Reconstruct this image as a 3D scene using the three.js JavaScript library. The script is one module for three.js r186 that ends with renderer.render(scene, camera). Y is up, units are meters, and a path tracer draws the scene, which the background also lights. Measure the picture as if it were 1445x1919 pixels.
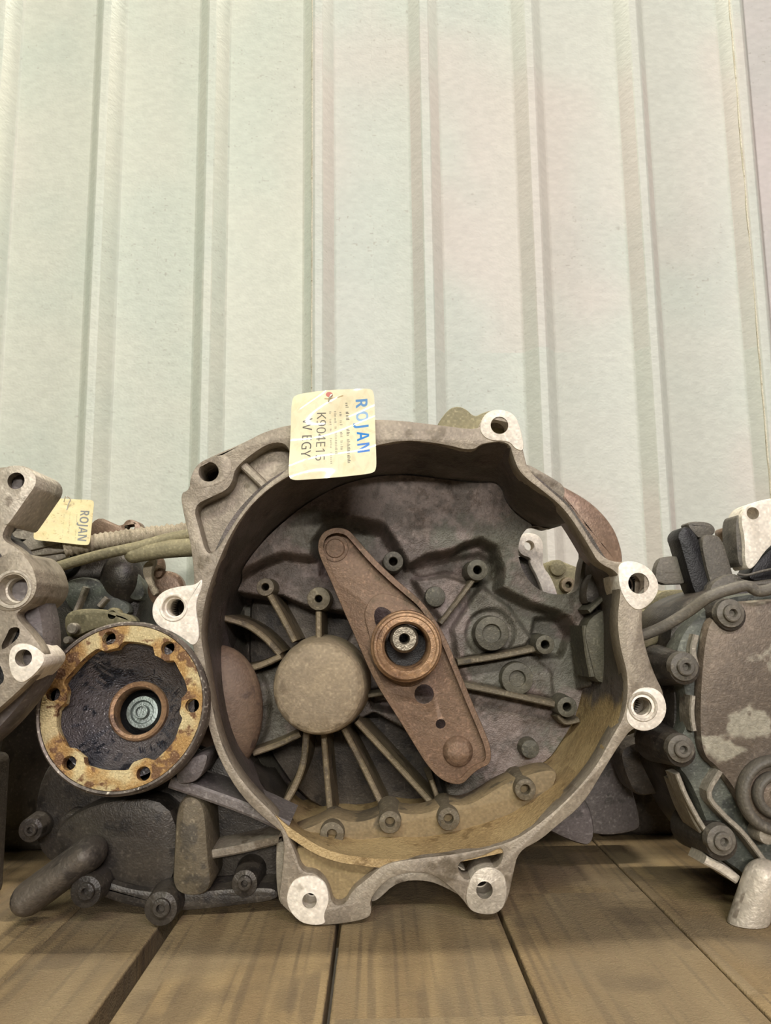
import * as THREE from 'three';
import { RectAreaLightUniformsLib } from 'three/addons/lights/RectAreaLightUniformsLib.js';
import { RoundedBoxGeometry } from 'three/addons/geometries/RoundedBoxGeometry.js';
import { mergeGeometries, toCreasedNormals } from 'three/addons/utils/BufferGeometryUtils.js';

// ---------------------------------------------------------------- camera, light, exposure
const W = 1445, H = 1919;
const scene = new THREE.Scene();
scene.background = new THREE.Color(0x000000);
const camera = new THREE.PerspectiveCamera(67.24, W / H, 0.01, 30);
camera.rotation.order = 'YXZ';
camera.position.set(0, 0.237, 0.65);
camera.rotation.set(0.143, -0.012, -0.0126);
camera.updateMatrixWorld(); camera.updateProjectionMatrix();
const renderer = new THREE.WebGLRenderer({ antialias: true });
renderer.toneMapping = THREE.LinearToneMapping;
renderer.toneMappingExposure = 0.69;
renderer.shadowMap.enabled = true;
RectAreaLightUniformsLib.init();
// every tube: [x, y, z, length, turn about y, colour, intensity, tilt towards the shelf]
const TUBES = [
  [0.15, 2.45, -0.27, 1.2, 0.0, 0xfff6e6, 190, 0],
  [-0.55, 1.95, 2.2, 1.2, -0.12, 0xfbffee, 150, 0.9],
  [0.75, 1.95, 2.2, 1.2, 0.15, 0xfff0fa, 130, 0.9],
  [0.1, 1.05, 3.3, 1.5, 0.0, 0xfffaf4, 250, 1.15],
];
const WALL_Z = -0.36;

// ---------------------------------------------------------------- small tools
function rng(seed) { let s = seed >>> 0; return () => { s = (s + 0x6D2B79F5) >>> 0; let t = s; t = Math.imul(t ^ (t >>> 15), t | 1); t ^= t + Math.imul(t ^ (t >>> 7), t | 61); return ((t ^ (t >>> 14)) >>> 0) / 4294967296; }; }
function hash3(x, y, z) { let h = Math.imul(x, 374761393) ^ Math.imul(y, 668265263) ^ Math.imul(z, 2147483647 ^ 0x5bd1e995); h = Math.imul(h ^ (h >>> 13), 1274126177); return ((h ^ (h >>> 16)) >>> 0) / 4294967296; }
const fade = (t) => t * t * (3 - 2 * t);
function vnoise(x, y, z = 0, per = 0) {
  const w = (i) => (per ? ((i % per) + per) % per : i);
  const xi = Math.floor(x), yi = Math.floor(y), zi = Math.floor(z), u = fade(x - xi), v = fade(y - yi), t = fade(z - zi);
  const g = (a, b, c) => hash3(w(xi + a), w(yi + b), zi + c);
  const l = (a, b, k) => a + (b - a) * k;
  return l(l(l(g(0, 0, 0), g(1, 0, 0), u), l(g(0, 1, 0), g(1, 1, 0), u), v), l(l(g(0, 0, 1), g(1, 0, 1), u), l(g(0, 1, 1), g(1, 1, 1), u), v), t);
}
function fbm(x, y, z, per, oct = 4) { let s = 0, a = 0.5, n = 0; for (let o = 0; o < oct; o++) { s += a * vnoise(x, y, z + o * 17, per); n += a; a *= 0.5; x *= 2; y *= 2; per *= 2; } return s / n; }
const ss = (a, b, x) => { const t = Math.min(1, Math.max(0, (x - a) / (b - a))); return t * t * (3 - 2 * t); };
const rgb = (hex) => [(hex >> 16) & 255, (hex >> 8) & 255, hex & 255];
const mix3 = (a, b, t) => [a[0] + (b[0] - a[0]) * t, a[1] + (b[1] - a[1]) * t, a[2] + (b[2] - a[2]) * t];

function dataTex(n, f, srgb, size) {
  const d = new Uint8Array(n * n * 4);
  for (let j = 0; j < n; j++) for (let i = 0; i < n; i++) { const c = f(i / n, j / n), k = 4 * (j * n + i); d[k] = c[0]; d[k + 1] = c[1]; d[k + 2] = c[2]; d[k + 3] = 255; }
  const t = new THREE.DataTexture(d, n, n, THREE.RGBAFormat);
  t.wrapS = t.wrapT = THREE.RepeatWrapping; t.magFilter = THREE.LinearFilter; t.minFilter = THREE.LinearMipmapLinearFilter; t.generateMipmaps = true;
  if (srgb) t.colorSpace = THREE.SRGBColorSpace;
  t.repeat.set(1 / size, 1 / size); t.needsUpdate = true;
  return t;
}
const grey = (v) => { const k = Math.max(0, Math.min(255, v * 255)); return [k, k, k]; };
const castBump = dataTex(512, (u, v) => grey(0.55 * fbm(u * 24, v * 24, 3, 24, 4) + 0.45 * vnoise(u * 128, v * 128, 9, 128)), false, 0.12);
const paintBump = dataTex(512, (u, v) => grey(0.6 * fbm(u * 44, v * 64, 5, 0, 3) + 0.4 * vnoise(u * 128, v * 160, 2, 0)), false, 0.3);
let matSeed = 11;
// a grimy surface: base colour, cloudy second colour, blotches with their own outline, specks
function grime(base, alt, stain, o = {}) {
  const s = (matSeed += 7), b = rgb(base), a = rgb(alt), t = rgb(stain), sp = rgb(o.speck ?? base);
  const map = dataTex(o.n ?? 256, (u, v) => {
    const f1 = fbm(u * 5, v * 5, s, 5, 4), f2 = fbm(u * 14, v * 14, s + 40, 14, 4), f3 = vnoise(u * 120, v * 120, s + 90, 120);
    let c = mix3(b, a, ss(0.35, 0.65, f1));
    c = mix3(c, t, ss(1 - (o.stain ?? 0.4), 1.08 - (o.stain ?? 0.4), f2 * 0.6 + f1 * 0.4));
    c = mix3(c, sp, (o.specks ?? 0.5) * ss(0.8, 0.92, f3));
    const k = 0.92 + 0.16 * f3;
    return c.map((x) => Math.min(255, x * k));
  }, true, o.size ?? 0.2);
  return new THREE.MeshStandardMaterial({ map, roughness: o.rough ?? 0.6, metalness: o.metal ?? 0.25, bumpMap: castBump, bumpScale: o.bump ?? 0.00035, vertexColors: !!o.vc });
}
const M = {
  cast: grime(0x918878, 0x7f7567, 0x665b4c, { specks: 0.25, speck: 0xb5aa98, stain: 0.42 }),
  castPlate: grime(0x9d9280, 0x8d8272, 0x726756, { specks: 0.25, speck: 0xb9ad9b, stain: 0.36, rough: 0.55 }),
  bare: grime(0xf3ebdd, 0xe6dccb, 0xb9ae9c, { speck: 0xfaf5ea, stain: 0.28, rough: 0.5, metal: 0, bump: 0.0003 }),
  bareDull: grime(0xc9bfae, 0xb5ab9a, 0x8f8475, { speck: 0xd8d0c0, stain: 0.36, rough: 0.5 }),
  floor: grime(0xffffff, 0xe4e0dc, 0xbdb6ae, { speck: 0xffffff, stain: 0.36, rough: 0.62, metal: 0.15, vc: true, bump: 0.0008 }),
  dark: grime(0x5c544a, 0x4d4740, 0x3e3934, { speck: 0x6b645a, stain: 0.42, rough: 0.55 }),
  oilyShade: grime(0x474139, 0x3c3731, 0x312d29, { speck: 0x605950, bump: 0.0003, stain: 0.45, rough: 0.45 }),  // oily brown, darkened to carry the shade of the lower-left casing
  ribs: grime(0x83755f, 0x74674f, 0x5d5241, { speck: 0x9b8d74, stain: 0.4 }),
  boss: grime(0x6f6654, 0x655b49, 0x4e473b, { speck: 0x958a74, stain: 0.4 }),
  bossGreen: grime(0x5f5b4d, 0x535045, 0x413f38, { speck: 0x857f6c, stain: 0.4 }),
  swell: grime(0x75614f, 0x6a5646, 0x54443a, { stain: 0.36, rough: 0.6, metal: 0.1 }),
  ledge: grime(0x8c7a5a, 0x7d6d51, 0x5e533f, { speck: 0x8d7d60, stain: 0.4, rough: 0.8, metal: 0 }),
  dusty: grime(0x94815d, 0x867452, 0x6a5b42, { speck: 0xa8956f, stain: 0.36, rough: 0.85, metal: 0 }),
  cap: grime(0x9a8a70, 0x8e7f68, 0x7b6c57, { speck: 0xac9d82, stain: 0.3, rough: 0.7, metal: 0.1 }),
  lever: grime(0x7f6753, 0x735d4a, 0x61503c, { speck: 0x987a64, stain: 0.36, rough: 0.6, metal: 0.3, bump: 0.0004 }),
  bearing: grime(0xa08060, 0x8b6c50, 0x6c5340, { speck: 0xc49a6e, stain: 0.4, rough: 0.5, metal: 0.35 }),
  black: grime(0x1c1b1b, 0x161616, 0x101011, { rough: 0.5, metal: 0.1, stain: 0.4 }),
  steel: grime(0x8a8170, 0x7b7364, 0x5f5849, { speck: 0xb7ae9c, rough: 0.4, metal: 0.5, stain: 0.35 }),
  rust: grime(0xbfae82, 0xa5814c, 0x6f5034, { speck: 0xdccb9c, stain: 0.46, rough: 0.75, metal: 0.05, size: 0.09, bump: 0.0012 }),
  flangeSide: grime(0x7b7168, 0x685f57, 0x4c443d, { speck: 0xd8d0c0, specks: 0.8, stain: 0.42, rough: 0.5, metal: 0.3 }),
  grease: grime(0x625d5c, 0x4a4a4e, 0x27292f, { speck: 0x6e6d6c, stain: 0.45, rough: 0.32, metal: 0.1, size: 0.12, bump: 0.002 }),
  boltBlue: grime(0x7d8681, 0x6f7772, 0x5a605c, { rough: 0.4, metal: 0.4, stain: 0.3 }),
  purple: grime(0x77706c, 0x69625f, 0x55504c, { speck: 0x95908a, stain: 0.36, rough: 0.6, metal: 0.2 }),
  cover: grime(0x76695a, 0x665b4f, 0xa09a89, { specks: 0.25, speck: 0x9d9183, stain: 0.4, rough: 0.55, metal: 0.25, size: 0.26, n: 512 }),
  pale: grime(0x9c9485, 0x8a8274, 0x6c655a, { speck: 0xb6af9f, stain: 0.36, rough: 0.55 }),
  brownCap: grime(0x8a7360, 0x7c6654, 0x685342, { speck: 0xa08a76, stain: 0.36, rough: 0.42, metal: 0.3, bump: 0.0002 }),
  olive: grime(0x8d8566, 0x7f785c, 0x686249, { speck: 0xa9a182, stain: 0.34, rough: 0.7, metal: 0.05 }),
  hoseWrap: grime(0xa59a84, 0x8e836e, 0x6a5f4f, { speck: 0xcdc5b2, stain: 0.4, rough: 0.85, metal: 0, size: 0.08 }),
  greenGrey: grime(0x62645a, 0x52554e, 0x3d3f3a, { speck: 0x8a8b7e, stain: 0.4 }),
  plastic: grime(0x6b655a, 0x5d584f, 0x4a463f, { speck: 0x7e7767, stain: 0.34, rough: 0.6, metal: 0.05 }),
  wire: new THREE.MeshStandardMaterial({ color: 0xd9d6cd, roughness: 0.4, metalness: 0.4 }),
  lampBody: new THREE.MeshStandardMaterial({ color: 0xe6e6e2, roughness: 0.5 }),
  roomWall: new THREE.MeshStandardMaterial({ color: 0x4a4844, roughness: 0.8 }),
  oliveWall: new THREE.MeshStandardMaterial({ color: 0x565a44, roughness: 0.8 }),
  mauveWall: new THREE.MeshStandardMaterial({ color: 0x5a4e5e, roughness: 0.8 }),
  concrete: grime(0x8a857b, 0x7c776e, 0x68635b, { rough: 0.9, metal: 0, size: 1.5 }),
};
M.floor.side = THREE.DoubleSide;

// a pixel of the photograph's frame to the point of the plane z = const, or of the height y = const
const eye = camera.position.clone(), inv = camera.matrixWorld.clone().multiply(camera.projectionMatrixInverse);
function ray(px, py) { return new THREE.Vector3((px / W) * 2 - 1, 1 - (py / H) * 2, 0.5).applyMatrix4(inv).sub(eye); }
function P(px, py, z = 0) { const d = ray(px, py); return eye.clone().addScaledVector(d, (z - eye.z) / d.z); }
function Fl(px, py, y = 0) { const d = ray(px, py); return eye.clone().addScaledVector(d, (y - eye.y) / d.y); }
const mpp = (px, py, z) => P(px + 1, py, z).distanceTo(P(px, py, z));
function chaikin(p, n, closed = true) {
  for (let k = 0; k < n; k++) {
    const q = [];
    for (let i = 0; i < p.length; i++) {
      const a = p[i], b = p[(i + 1) % p.length];
      if (!closed && i === p.length - 1) { q.push(a); break; }
      if (!closed && i === 0) q.push(a);
      q.push([a[0] * 0.75 + b[0] * 0.25, a[1] * 0.75 + b[1] * 0.25], [a[0] * 0.25 + b[0] * 0.75, a[1] * 0.25 + b[1] * 0.75]);
    }
    p = q;
  }
  return p;
}
function boxUV(g, off = 0) {
  g = g.index ? g.toNonIndexed() : g;
  const p = g.attributes.position, uv = new Float32Array(p.count * 2), a = new THREE.Vector3(), b = new THREE.Vector3(), c = new THREE.Vector3();
  for (let i = 0; i < p.count; i += 3) {
    a.fromBufferAttribute(p, i); b.fromBufferAttribute(p, i + 1); c.fromBufferAttribute(p, i + 2);
    const n = b.clone().sub(a).cross(c.clone().sub(a)), x = Math.abs(n.x), y = Math.abs(n.y), z = Math.abs(n.z);
    [a, b, c].forEach((v, k) => { const q = x > y && x > z ? [v.z, v.y] : y > z ? [v.x, v.z] : [v.x, v.y]; uv[2 * (i + k)] = q[0] + off; uv[2 * (i + k) + 1] = q[1] + off * 0.7; });
  }
  g.setAttribute('uv', new THREE.BufferAttribute(uv, 2));
  return g;
}
const used = new Map();
function numbered(name) { const n = used.get(name) ?? 0; used.set(name, n + 1); return n ? name + '_' + String(n).padStart(3, '0') : name; }
function thing(name, label, category, [x, y, z], group) {
  const o = new THREE.Group(); o.name = numbered(name); o.position.set(x, y, z); o.userData = { label, category };
  if (group) o.userData.group = group;
  scene.add(o); o.updateMatrixWorld(true); return o;
}
// geometry given in world places becomes a named part of its thing
function part(name, geo, material, parent, label) {
  const g = Array.isArray(geo) ? mergeGeometries(geo.map((q) => { q = q.index ? q.toNonIndexed() : q; const r = new THREE.BufferGeometry(); r.setAttribute('position', q.attributes.position); if (!q.attributes.normal) q.computeVertexNormals(); r.setAttribute('normal', q.attributes.normal); return r; })) : geo;
  const u = boxUV(g); if (!u.attributes.normal) u.computeVertexNormals();
  const m = new THREE.Mesh(u, material); m.name = parent === scene ? numbered(name) : name; m.castShadow = m.receiveShadow = true;
  parent.updateWorldMatrix(true, false);
  if (parent.userData.category === 'gearbox' || parent.parent?.userData.category === 'gearbox') { const q = u.attributes.position; for (let i = 0; i < q.count; i++) if (q.getY(i) < 0.0006) q.setY(i, 0.0006); }
  const inverse = parent.matrixWorld.clone().invert(); u.applyMatrix4(inverse);
  if (label) m.userData.label = label;
  parent.add(m); return m;
}
function solo(name, geo, material, label, category, group) {
  const g = Array.isArray(geo) ? geo : [geo];
  const box = new THREE.Box3(); g.forEach((q) => { q.computeBoundingBox(); box.union(q.boundingBox); });
  const m = part(name, g, material, scene);
  const c = box.getCenter(new THREE.Vector3()); c.y = box.min.y; m.geometry.translate(-c.x, -c.y, -c.z); m.position.copy(c);
  m.userData = { label, category }; if (group) m.userData.group = group; return m;
}
const v2 = (px, py, z) => { const p = P(px, py, z); return new THREE.Vector2(p.x, p.y); };
// an outline with holes, given in pixels on the plane z, as a bevelled solid reaching back by depth
function ext(out, z, depth, o = {}) {
  const pts = chaikin(out, o.round ?? 2).map(([x, y]) => v2(x, y, z));
  const s = new THREE.Shape(pts);
  for (const h of o.holes ?? []) {
    if (typeof h[0] === 'number') { const c = v2(h[0], h[1], z), r = h[2] * mpp(h[0], h[1], z) + 1.2 * (o.bevel ?? 0.0012), q = new THREE.Path(); q.absarc(c.x, c.y, r, 0, Math.PI * 2, true); s.holes.push(q); }
    else s.holes.push(new THREE.Path(chaikin(h, o.round ?? 2).map(([x, y]) => v2(x, y, z))));
  }
  const b = o.bevel ?? 0.0012;
  const g = new THREE.ExtrudeGeometry(s, { depth: depth - 2 * b, bevelEnabled: b > 0, bevelSize: b, bevelThickness: b, bevelOffset: -b, bevelSegments: 2, curveSegments: o.seg ?? 20 });
  g.translate(0, 0, z - depth + b);
  return toCreasedNormals(g, 0.7);
}
// round body about the z axis: profile of [radius, z] in metres relative to (x, y, z)
function latheZ(profile, c, seg = 40) {
  const g = new THREE.LatheGeometry(profile.map(([r, z]) => new THREE.Vector2(Math.max(r, 1e-5), z)), seg);
  g.rotateX(Math.PI / 2); g.translate(c.x, c.y, c.z);
  return toCreasedNormals(g, 0.6);
}
function tilted(g, c, rx, ry) { g.translate(-c.x, -c.y, -c.z); g.rotateX(rx); g.rotateY(ry); g.translate(c.x, c.y, c.z); return g; }
// raised boss with a blind hole; radii in pixels on its front plane
function bossG(px, py, z, r, hole, depth, o = {}) {
  const k = mpp(px, py, z), R = r * k, h = hole * k, b = Math.min(0.0012, R * 0.2), pr = [];
  if (h > 0) pr.push([0, -(o.holeDepth ?? depth * 0.7)], [h, -(o.holeDepth ?? depth * 0.7)], [h, -0.0006], [h + 0.0006, 0]); else pr.push([0, 0]);
  pr.push([R - b, 0], [R - b * 0.3, -b * 0.3], [R, -b], [R + depth * (o.draft ?? 0.06), -depth]);
  return latheZ(pr.reverse(), P(px, py, z), o.seg ?? 28);
}
function smoothPath(list, n) { const c = new THREE.CatmullRomCurve3(list, false, 'centripetal'); return c.getPoints(n); }
// cast rib along a pixel path on plane z, reaching back by depth
function ribG(path, z, depth, wPx, o = {}) {
  const pts = smoothPath(path.map(([x, y, dz]) => P(x, y, z + (dz ?? 0))), o.n ?? 14), k = mpp(path[0][0], path[0][1], z), w = (wPx * k) / 2, wb = w * (o.draft ?? 1.5), pos = [], idx = [];
  pts.forEach((p, i) => {
    const a = pts[Math.max(0, i - 1)], b = pts[Math.min(pts.length - 1, i + 1)], t = new THREE.Vector3(b.x - a.x, b.y - a.y, 0).normalize(), nx = -t.y, ny = t.x;
    for (const [s, d] of [[-wb, -depth], [-w, -0.0012], [-w * 0.6, 0], [w * 0.6, 0], [w, -0.0012], [wb, -depth]]) pos.push(p.x + nx * s, p.y + ny * s, p.z + d);
  });
  for (let i = 0; i + 1 < pts.length; i++) for (let j = 0; j < 5; j++) { const q = i * 6 + j; idx.push(q, q + 1, q + 6, q + 1, q + 7, q + 6); }
  const e = (pts.length - 1) * 6; for (let j = 1; j < 5; j++) { idx.push(0, j + 1, j); idx.push(e, e + j, e + j + 1); }
  const g = new THREE.BufferGeometry(); g.setAttribute('position', new THREE.Float32BufferAttribute(pos, 3)); g.setIndex(idx);
  return toCreasedNormals(g, 0.5);
}
function loft(loops, closed = true) {
  const n = loops[0].length, pos = [], idx = [];
  loops.forEach((l) => l.forEach((p) => pos.push(p.x, p.y, p.z)));
  for (let i = 0; i + 1 < loops.length; i++) for (let j = 0; j < (closed ? n : n - 1); j++) { const a = i * n + j, b = i * n + (j + 1) % n; idx.push(a, b, a + n, b, b + n, a + n); }
  const g = new THREE.BufferGeometry(); g.setAttribute('position', new THREE.Float32BufferAttribute(pos, 3)); g.setIndex(idx);
  return g;
}
function tube(list, r, o = {}) {
  const c = new THREE.CatmullRomCurve3(list, false, 'centripetal'), n = o.n ?? 40, g = new THREE.TubeGeometry(c, n, r, o.seg ?? 12, false), caps = [];
  for (const t of [0, 1]) { const s = new THREE.SphereGeometry(r, 10, 8), p = c.getPoint(t); s.translate(p.x, p.y, p.z); caps.push(s); }
  return [g, ...caps];
}
// socket-head flange bolt facing the camera
function bolt(px, py, z, r, mat, parent, o = {}) {
  const k = mpp(px, py, z), R = r * k, c = P(px, py, z);
  const g = latheZ([[R * 1.05, -0.012], [R, -0.006], [R * 0.97, -0.0045], [R * 0.62, -0.003], [R * 0.6, -0.0002], [R * 0.52, 0.0006], [R * 0.3, 0.0006], [R * 0.27, 0], [R * 0.25, -0.004], [0, -0.0042]], c, 24);
  if (o.rx || o.ry) tilted(g, c, o.rx ?? 0, o.ry ?? 0);
  return part('bolt', g, mat, parent, o.label);
}
// distance to a polygon in pixels, positive inside
function sdf(poly, x, y) {
  let d = 1e9, inside = false;
  for (let i = 0, j = poly.length - 1; i < poly.length; j = i++) {
    const [ax, ay] = poly[j], [bx, by] = poly[i], ex = bx - ax, ey = by - ay, t = Math.max(0, Math.min(1, ((x - ax) * ex + (y - ay) * ey) / (ex * ex + ey * ey)));
    d = Math.min(d, Math.hypot(x - ax - ex * t, y - ay - ey * t));
    if (ay > y !== by > y && x < ((bx - ax) * (y - ay)) / (by - ay) + ax) inside = !inside;
  }
  return inside ? d : -d;
}
function nearest(poly, x, y) {
  let d = 1e9, q = [x, y];
  for (let i = 0, j = poly.length - 1; i < poly.length; j = i++) {
    const [ax, ay] = poly[j], [bx, by] = poly[i], ex = bx - ax, ey = by - ay, t = Math.max(0, Math.min(1, ((x - ax) * ex + (y - ay) * ey) / (ex * ex + ey * ey)));
    const h = Math.hypot(x - ax - ex * t, y - ay - ey * t); if (h < d) { d = h; q = [ax + ex * t, ay + ey * t]; }
  }
  return q;
}
// polygon sampled at even angles about a centre (last crossing)
function byAngle(poly, cx, cy, n) {
  const out = [];
  for (let k = 0; k < n; k++) {
    const a = (k / n) * Math.PI * 2, dx = Math.cos(a), dy = Math.sin(a); let best = 0;
    for (let i = 0, j = poly.length - 1; i < poly.length; j = i++) {
      const x1 = poly[j][0] - cx, y1 = poly[j][1] - cy, x2 = poly[i][0] - cx, y2 = poly[i][1] - cy, den = dx * (y2 - y1) - dy * (x2 - x1);
      if (Math.abs(den) < 1e-9) continue;
      const t = (x1 * (y2 - y1) - y1 * (x2 - x1)) / den, u = (x1 * dy - y1 * dx) / den;
      if (t > 0 && u >= -1e-6 && u <= 1 + 1e-6 && t > best) best = t;
    }
    out.push([cx + dx * best, cy + dy * best]);
  }
  return out;
}

// ---------------------------------------------------------------- room
function structure(name, geo, mat, parent = scene) { const m = part(name, geo, mat, parent); if (parent === scene) m.userData.kind = 'structure'; return m; }
const boxAt = (x0, y0, z0, x1, y1, z1, r = 0) => { const g = r ? new RoundedBoxGeometry(x1 - x0, y1 - y0, z1 - z0, 2, r) : new THREE.BoxGeometry(x1 - x0, y1 - y0, z1 - z0); g.translate((x0 + x1) / 2, (y0 + y1) / 2, (z0 + z1) / 2); return g; };
const FL = -1.0, CE = 2.6;
structure('floor', boxAt(-2.6, FL - 0.1, -0.6, 2.6, FL, 4.2), M.concrete);
structure('ceiling', boxAt(-2.6, CE, -0.6, 2.6, CE + 0.1, 4.2), M.roomWall);
structure('wall_left', boxAt(-2.6, FL, -0.6, -2.5, CE, 4.2), M.oliveWall);  // unseen side wall, olive picked to tint the bounced light
structure('wall_right', boxAt(2.5, FL, -0.6, 2.6, CE, 4.2), M.mauveWall);  // mauve invented for this unseen wall to colour the fill light
structure('wall_front', boxAt(-2.5, FL, 4.1, 2.5, CE, 4.2), M.roomWall);

// corrugated painted sheets behind the shelf, ridges standing towards the shelf
{
  const wall = new THREE.Group(); wall.name = 'wall_back'; wall.userData.kind = 'structure'; scene.add(wall);
  const lightTints = [[[219, 221, 204], [211, 217, 201]], [[216, 218, 205], [208, 214, 201]], [[220, 212, 206], [212, 209, 202]]].map(([c0, c1], q) => {  // sheet tints hold the greenish-to-pink cast of the light
    const map = dataTex(512, (u, v) => {
      const f = fbm(u * 4, v * 4, 77 + q, 4, 4), g = fbm(u * 70, v * 130, 31, 0, 2), s = vnoise(u * 150, v * 230, 55 + q, 0), r = fbm(u * 3, v * 2, 140 + q, 3, 3);
      let c = mix3(c0, c1, ss(0.3, 0.7, f));
      c = mix3(c, [224, 206, 196], (q ? 0.4 : 0.15) * ss(0.5, 0.75, r));
      c = mix3(c, [170, 164, 150], 0.6 * ss(0.9, 0.98, s) * ss(0.35, 0.65, f));
      return c.map((x) => x * (0.89 + 0.06 * g));
    }, true, 0.6);
    return new THREE.MeshStandardMaterial({ map, roughness: 0.5, metalness: 0, bumpMap: paintBump, bumpScale: 0.0004 });
  });
  const dirt = grime(0xcfc9b4, 0xbdb69f, 0x94896f, { stain: 0.4, rough: 0.7, metal: 0, size: 0.15 });
  const y = 200, pitch = 196.5, x0 = P(795, y, WALL_Z).x, step = pitch * mpp(720, y, WALL_Z), ridge = 0.0225, base = 0.0215, crest = 0.0062, t = 0.0012;
  const line = [];
  for (let k = -14; k <= 14; k++) { const x = x0 + k * step; line.push([x - base, 0], [x - crest, ridge], [x + crest, ridge], [x + base, 0]); }
  const cut = [[-14, -1], [-1, 3], [3, 14]];                              // sheets lap on these ridges
  cut.forEach(([a, b], si) => {
    const raw = line.slice((a + 14) * 4, (b + 15) * 4), seg = [];
    raw.forEach(([x, z], i) => {                                          // soften the folds
      const pr = raw[i - 1], nx = raw[i + 1]; if (!pr || !nx) { seg.push([x, z]); return; }
      const f = (q) => { const d = Math.hypot(q[0] - x, q[1] - z), s = Math.min(0.0028, d * 0.4) / d; return [x + (q[0] - x) * s, z + (q[1] - z) * s]; };
      const A = f(pr), B = f(nx);
      for (const u of [0, 0.25, 0.5, 0.75, 1]) seg.push([A[0] * (1 - u) ** 2 + 2 * x * u * (1 - u) + B[0] * u * u, A[1] * (1 - u) ** 2 + 2 * z * u * (1 - u) + B[1] * u * u]);
    });
    if (si > 0) { seg.shift(); }
    const off = si === 1 ? 0.0014 : 0, z0 = WALL_Z + off, shape = new THREE.Shape([...seg.map(([x, z]) => new THREE.Vector2(x, -(z + z0))), ...seg.slice().reverse().map(([x, z]) => new THREE.Vector2(x, -(z + z0 - t)))]);
    const g = new THREE.ExtrudeGeometry(shape, { depth: CE - FL, bevelEnabled: false }); g.rotateX(-Math.PI / 2); g.translate(0, FL, 0);
    part('wall_panel', toCreasedNormals(g, 0.6), lightTints[si], wall);
  });
  for (const k of [-1, 3]) { // crumbling sealant where two sheets lap
    const x = x0 + k * step - crest, pts = []; for (let i = 0; i <= 60; i++) { const yy = FL + 0.9 + (i / 60) * 1.75; pts.push(new THREE.Vector3(x - 0.0018 + 0.0012 * (vnoise(i * 0.9, k) - 0.5), yy, WALL_Z + ridge - 0.0028)); }
    part('sealant_strip', tube(pts, 0.0016, { n: 160, seg: 6 }), dirt, wall);
  }
}
// lamps on the ceiling behind the photographer
TUBES.forEach(([x, y, z, len, turn, col, power, tilt], n) => {
  const t = thing('tube_lamp', ['white twin tube lamp on the ceiling right above the shelf', 'white twin tube lamp over the aisle, on the left', 'white twin tube lamp over the aisle, turned askew on the right', 'white twin tube lamp farthest from the shelf'][n], 'lamp', [x, y, z]);
  t.rotation.order = 'YXZ'; t.rotation.y = turn; t.rotation.x = tilt; t.updateMatrixWorld(true);
  const local = (name, g, m) => { const q = new THREE.Mesh(g, m); q.name = name; q.castShadow = q.receiveShadow = true; t.add(q); return q; };
  const body = new THREE.BoxGeometry(len + 0.06, 0.05, 0.09); body.translate(0, 0.06, 0); local('lamp_housing', body, M.lampBody);
  for (const dz of [-0.025, 0.025]) { const g = new THREE.CylinderGeometry(0.013, 0.013, len, 16); g.rotateZ(Math.PI / 2); g.translate(0, 0.02, dz); local('lamp_tube', g, new THREE.MeshStandardMaterial({ color: 0xffffff, emissive: col, emissiveIntensity: 9 })); }
  for (const s of [-1, 1]) { const g = new THREE.BoxGeometry(0.02, 0.06, 0.08); g.translate(s * (len / 2 + 0.01), 0.03, 0); local('lamp_holder', g, M.lampBody); const r = new THREE.CylinderGeometry(0.006, 0.006, CE - y, 10); r.translate(0, (CE - y) / 2 + 0.02, 0); r.rotateX(-tilt); r.translate(s * len * 0.35, 0.06, 0); local('lamp_rod', r, M.lampBody); }
  const L = new THREE.RectAreaLight(col, power, len, 0.08); L.position.set(0, 0.004, 0); L.rotation.x = -Math.PI / 2; L.castShadow = true; t.add(L);
});

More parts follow.
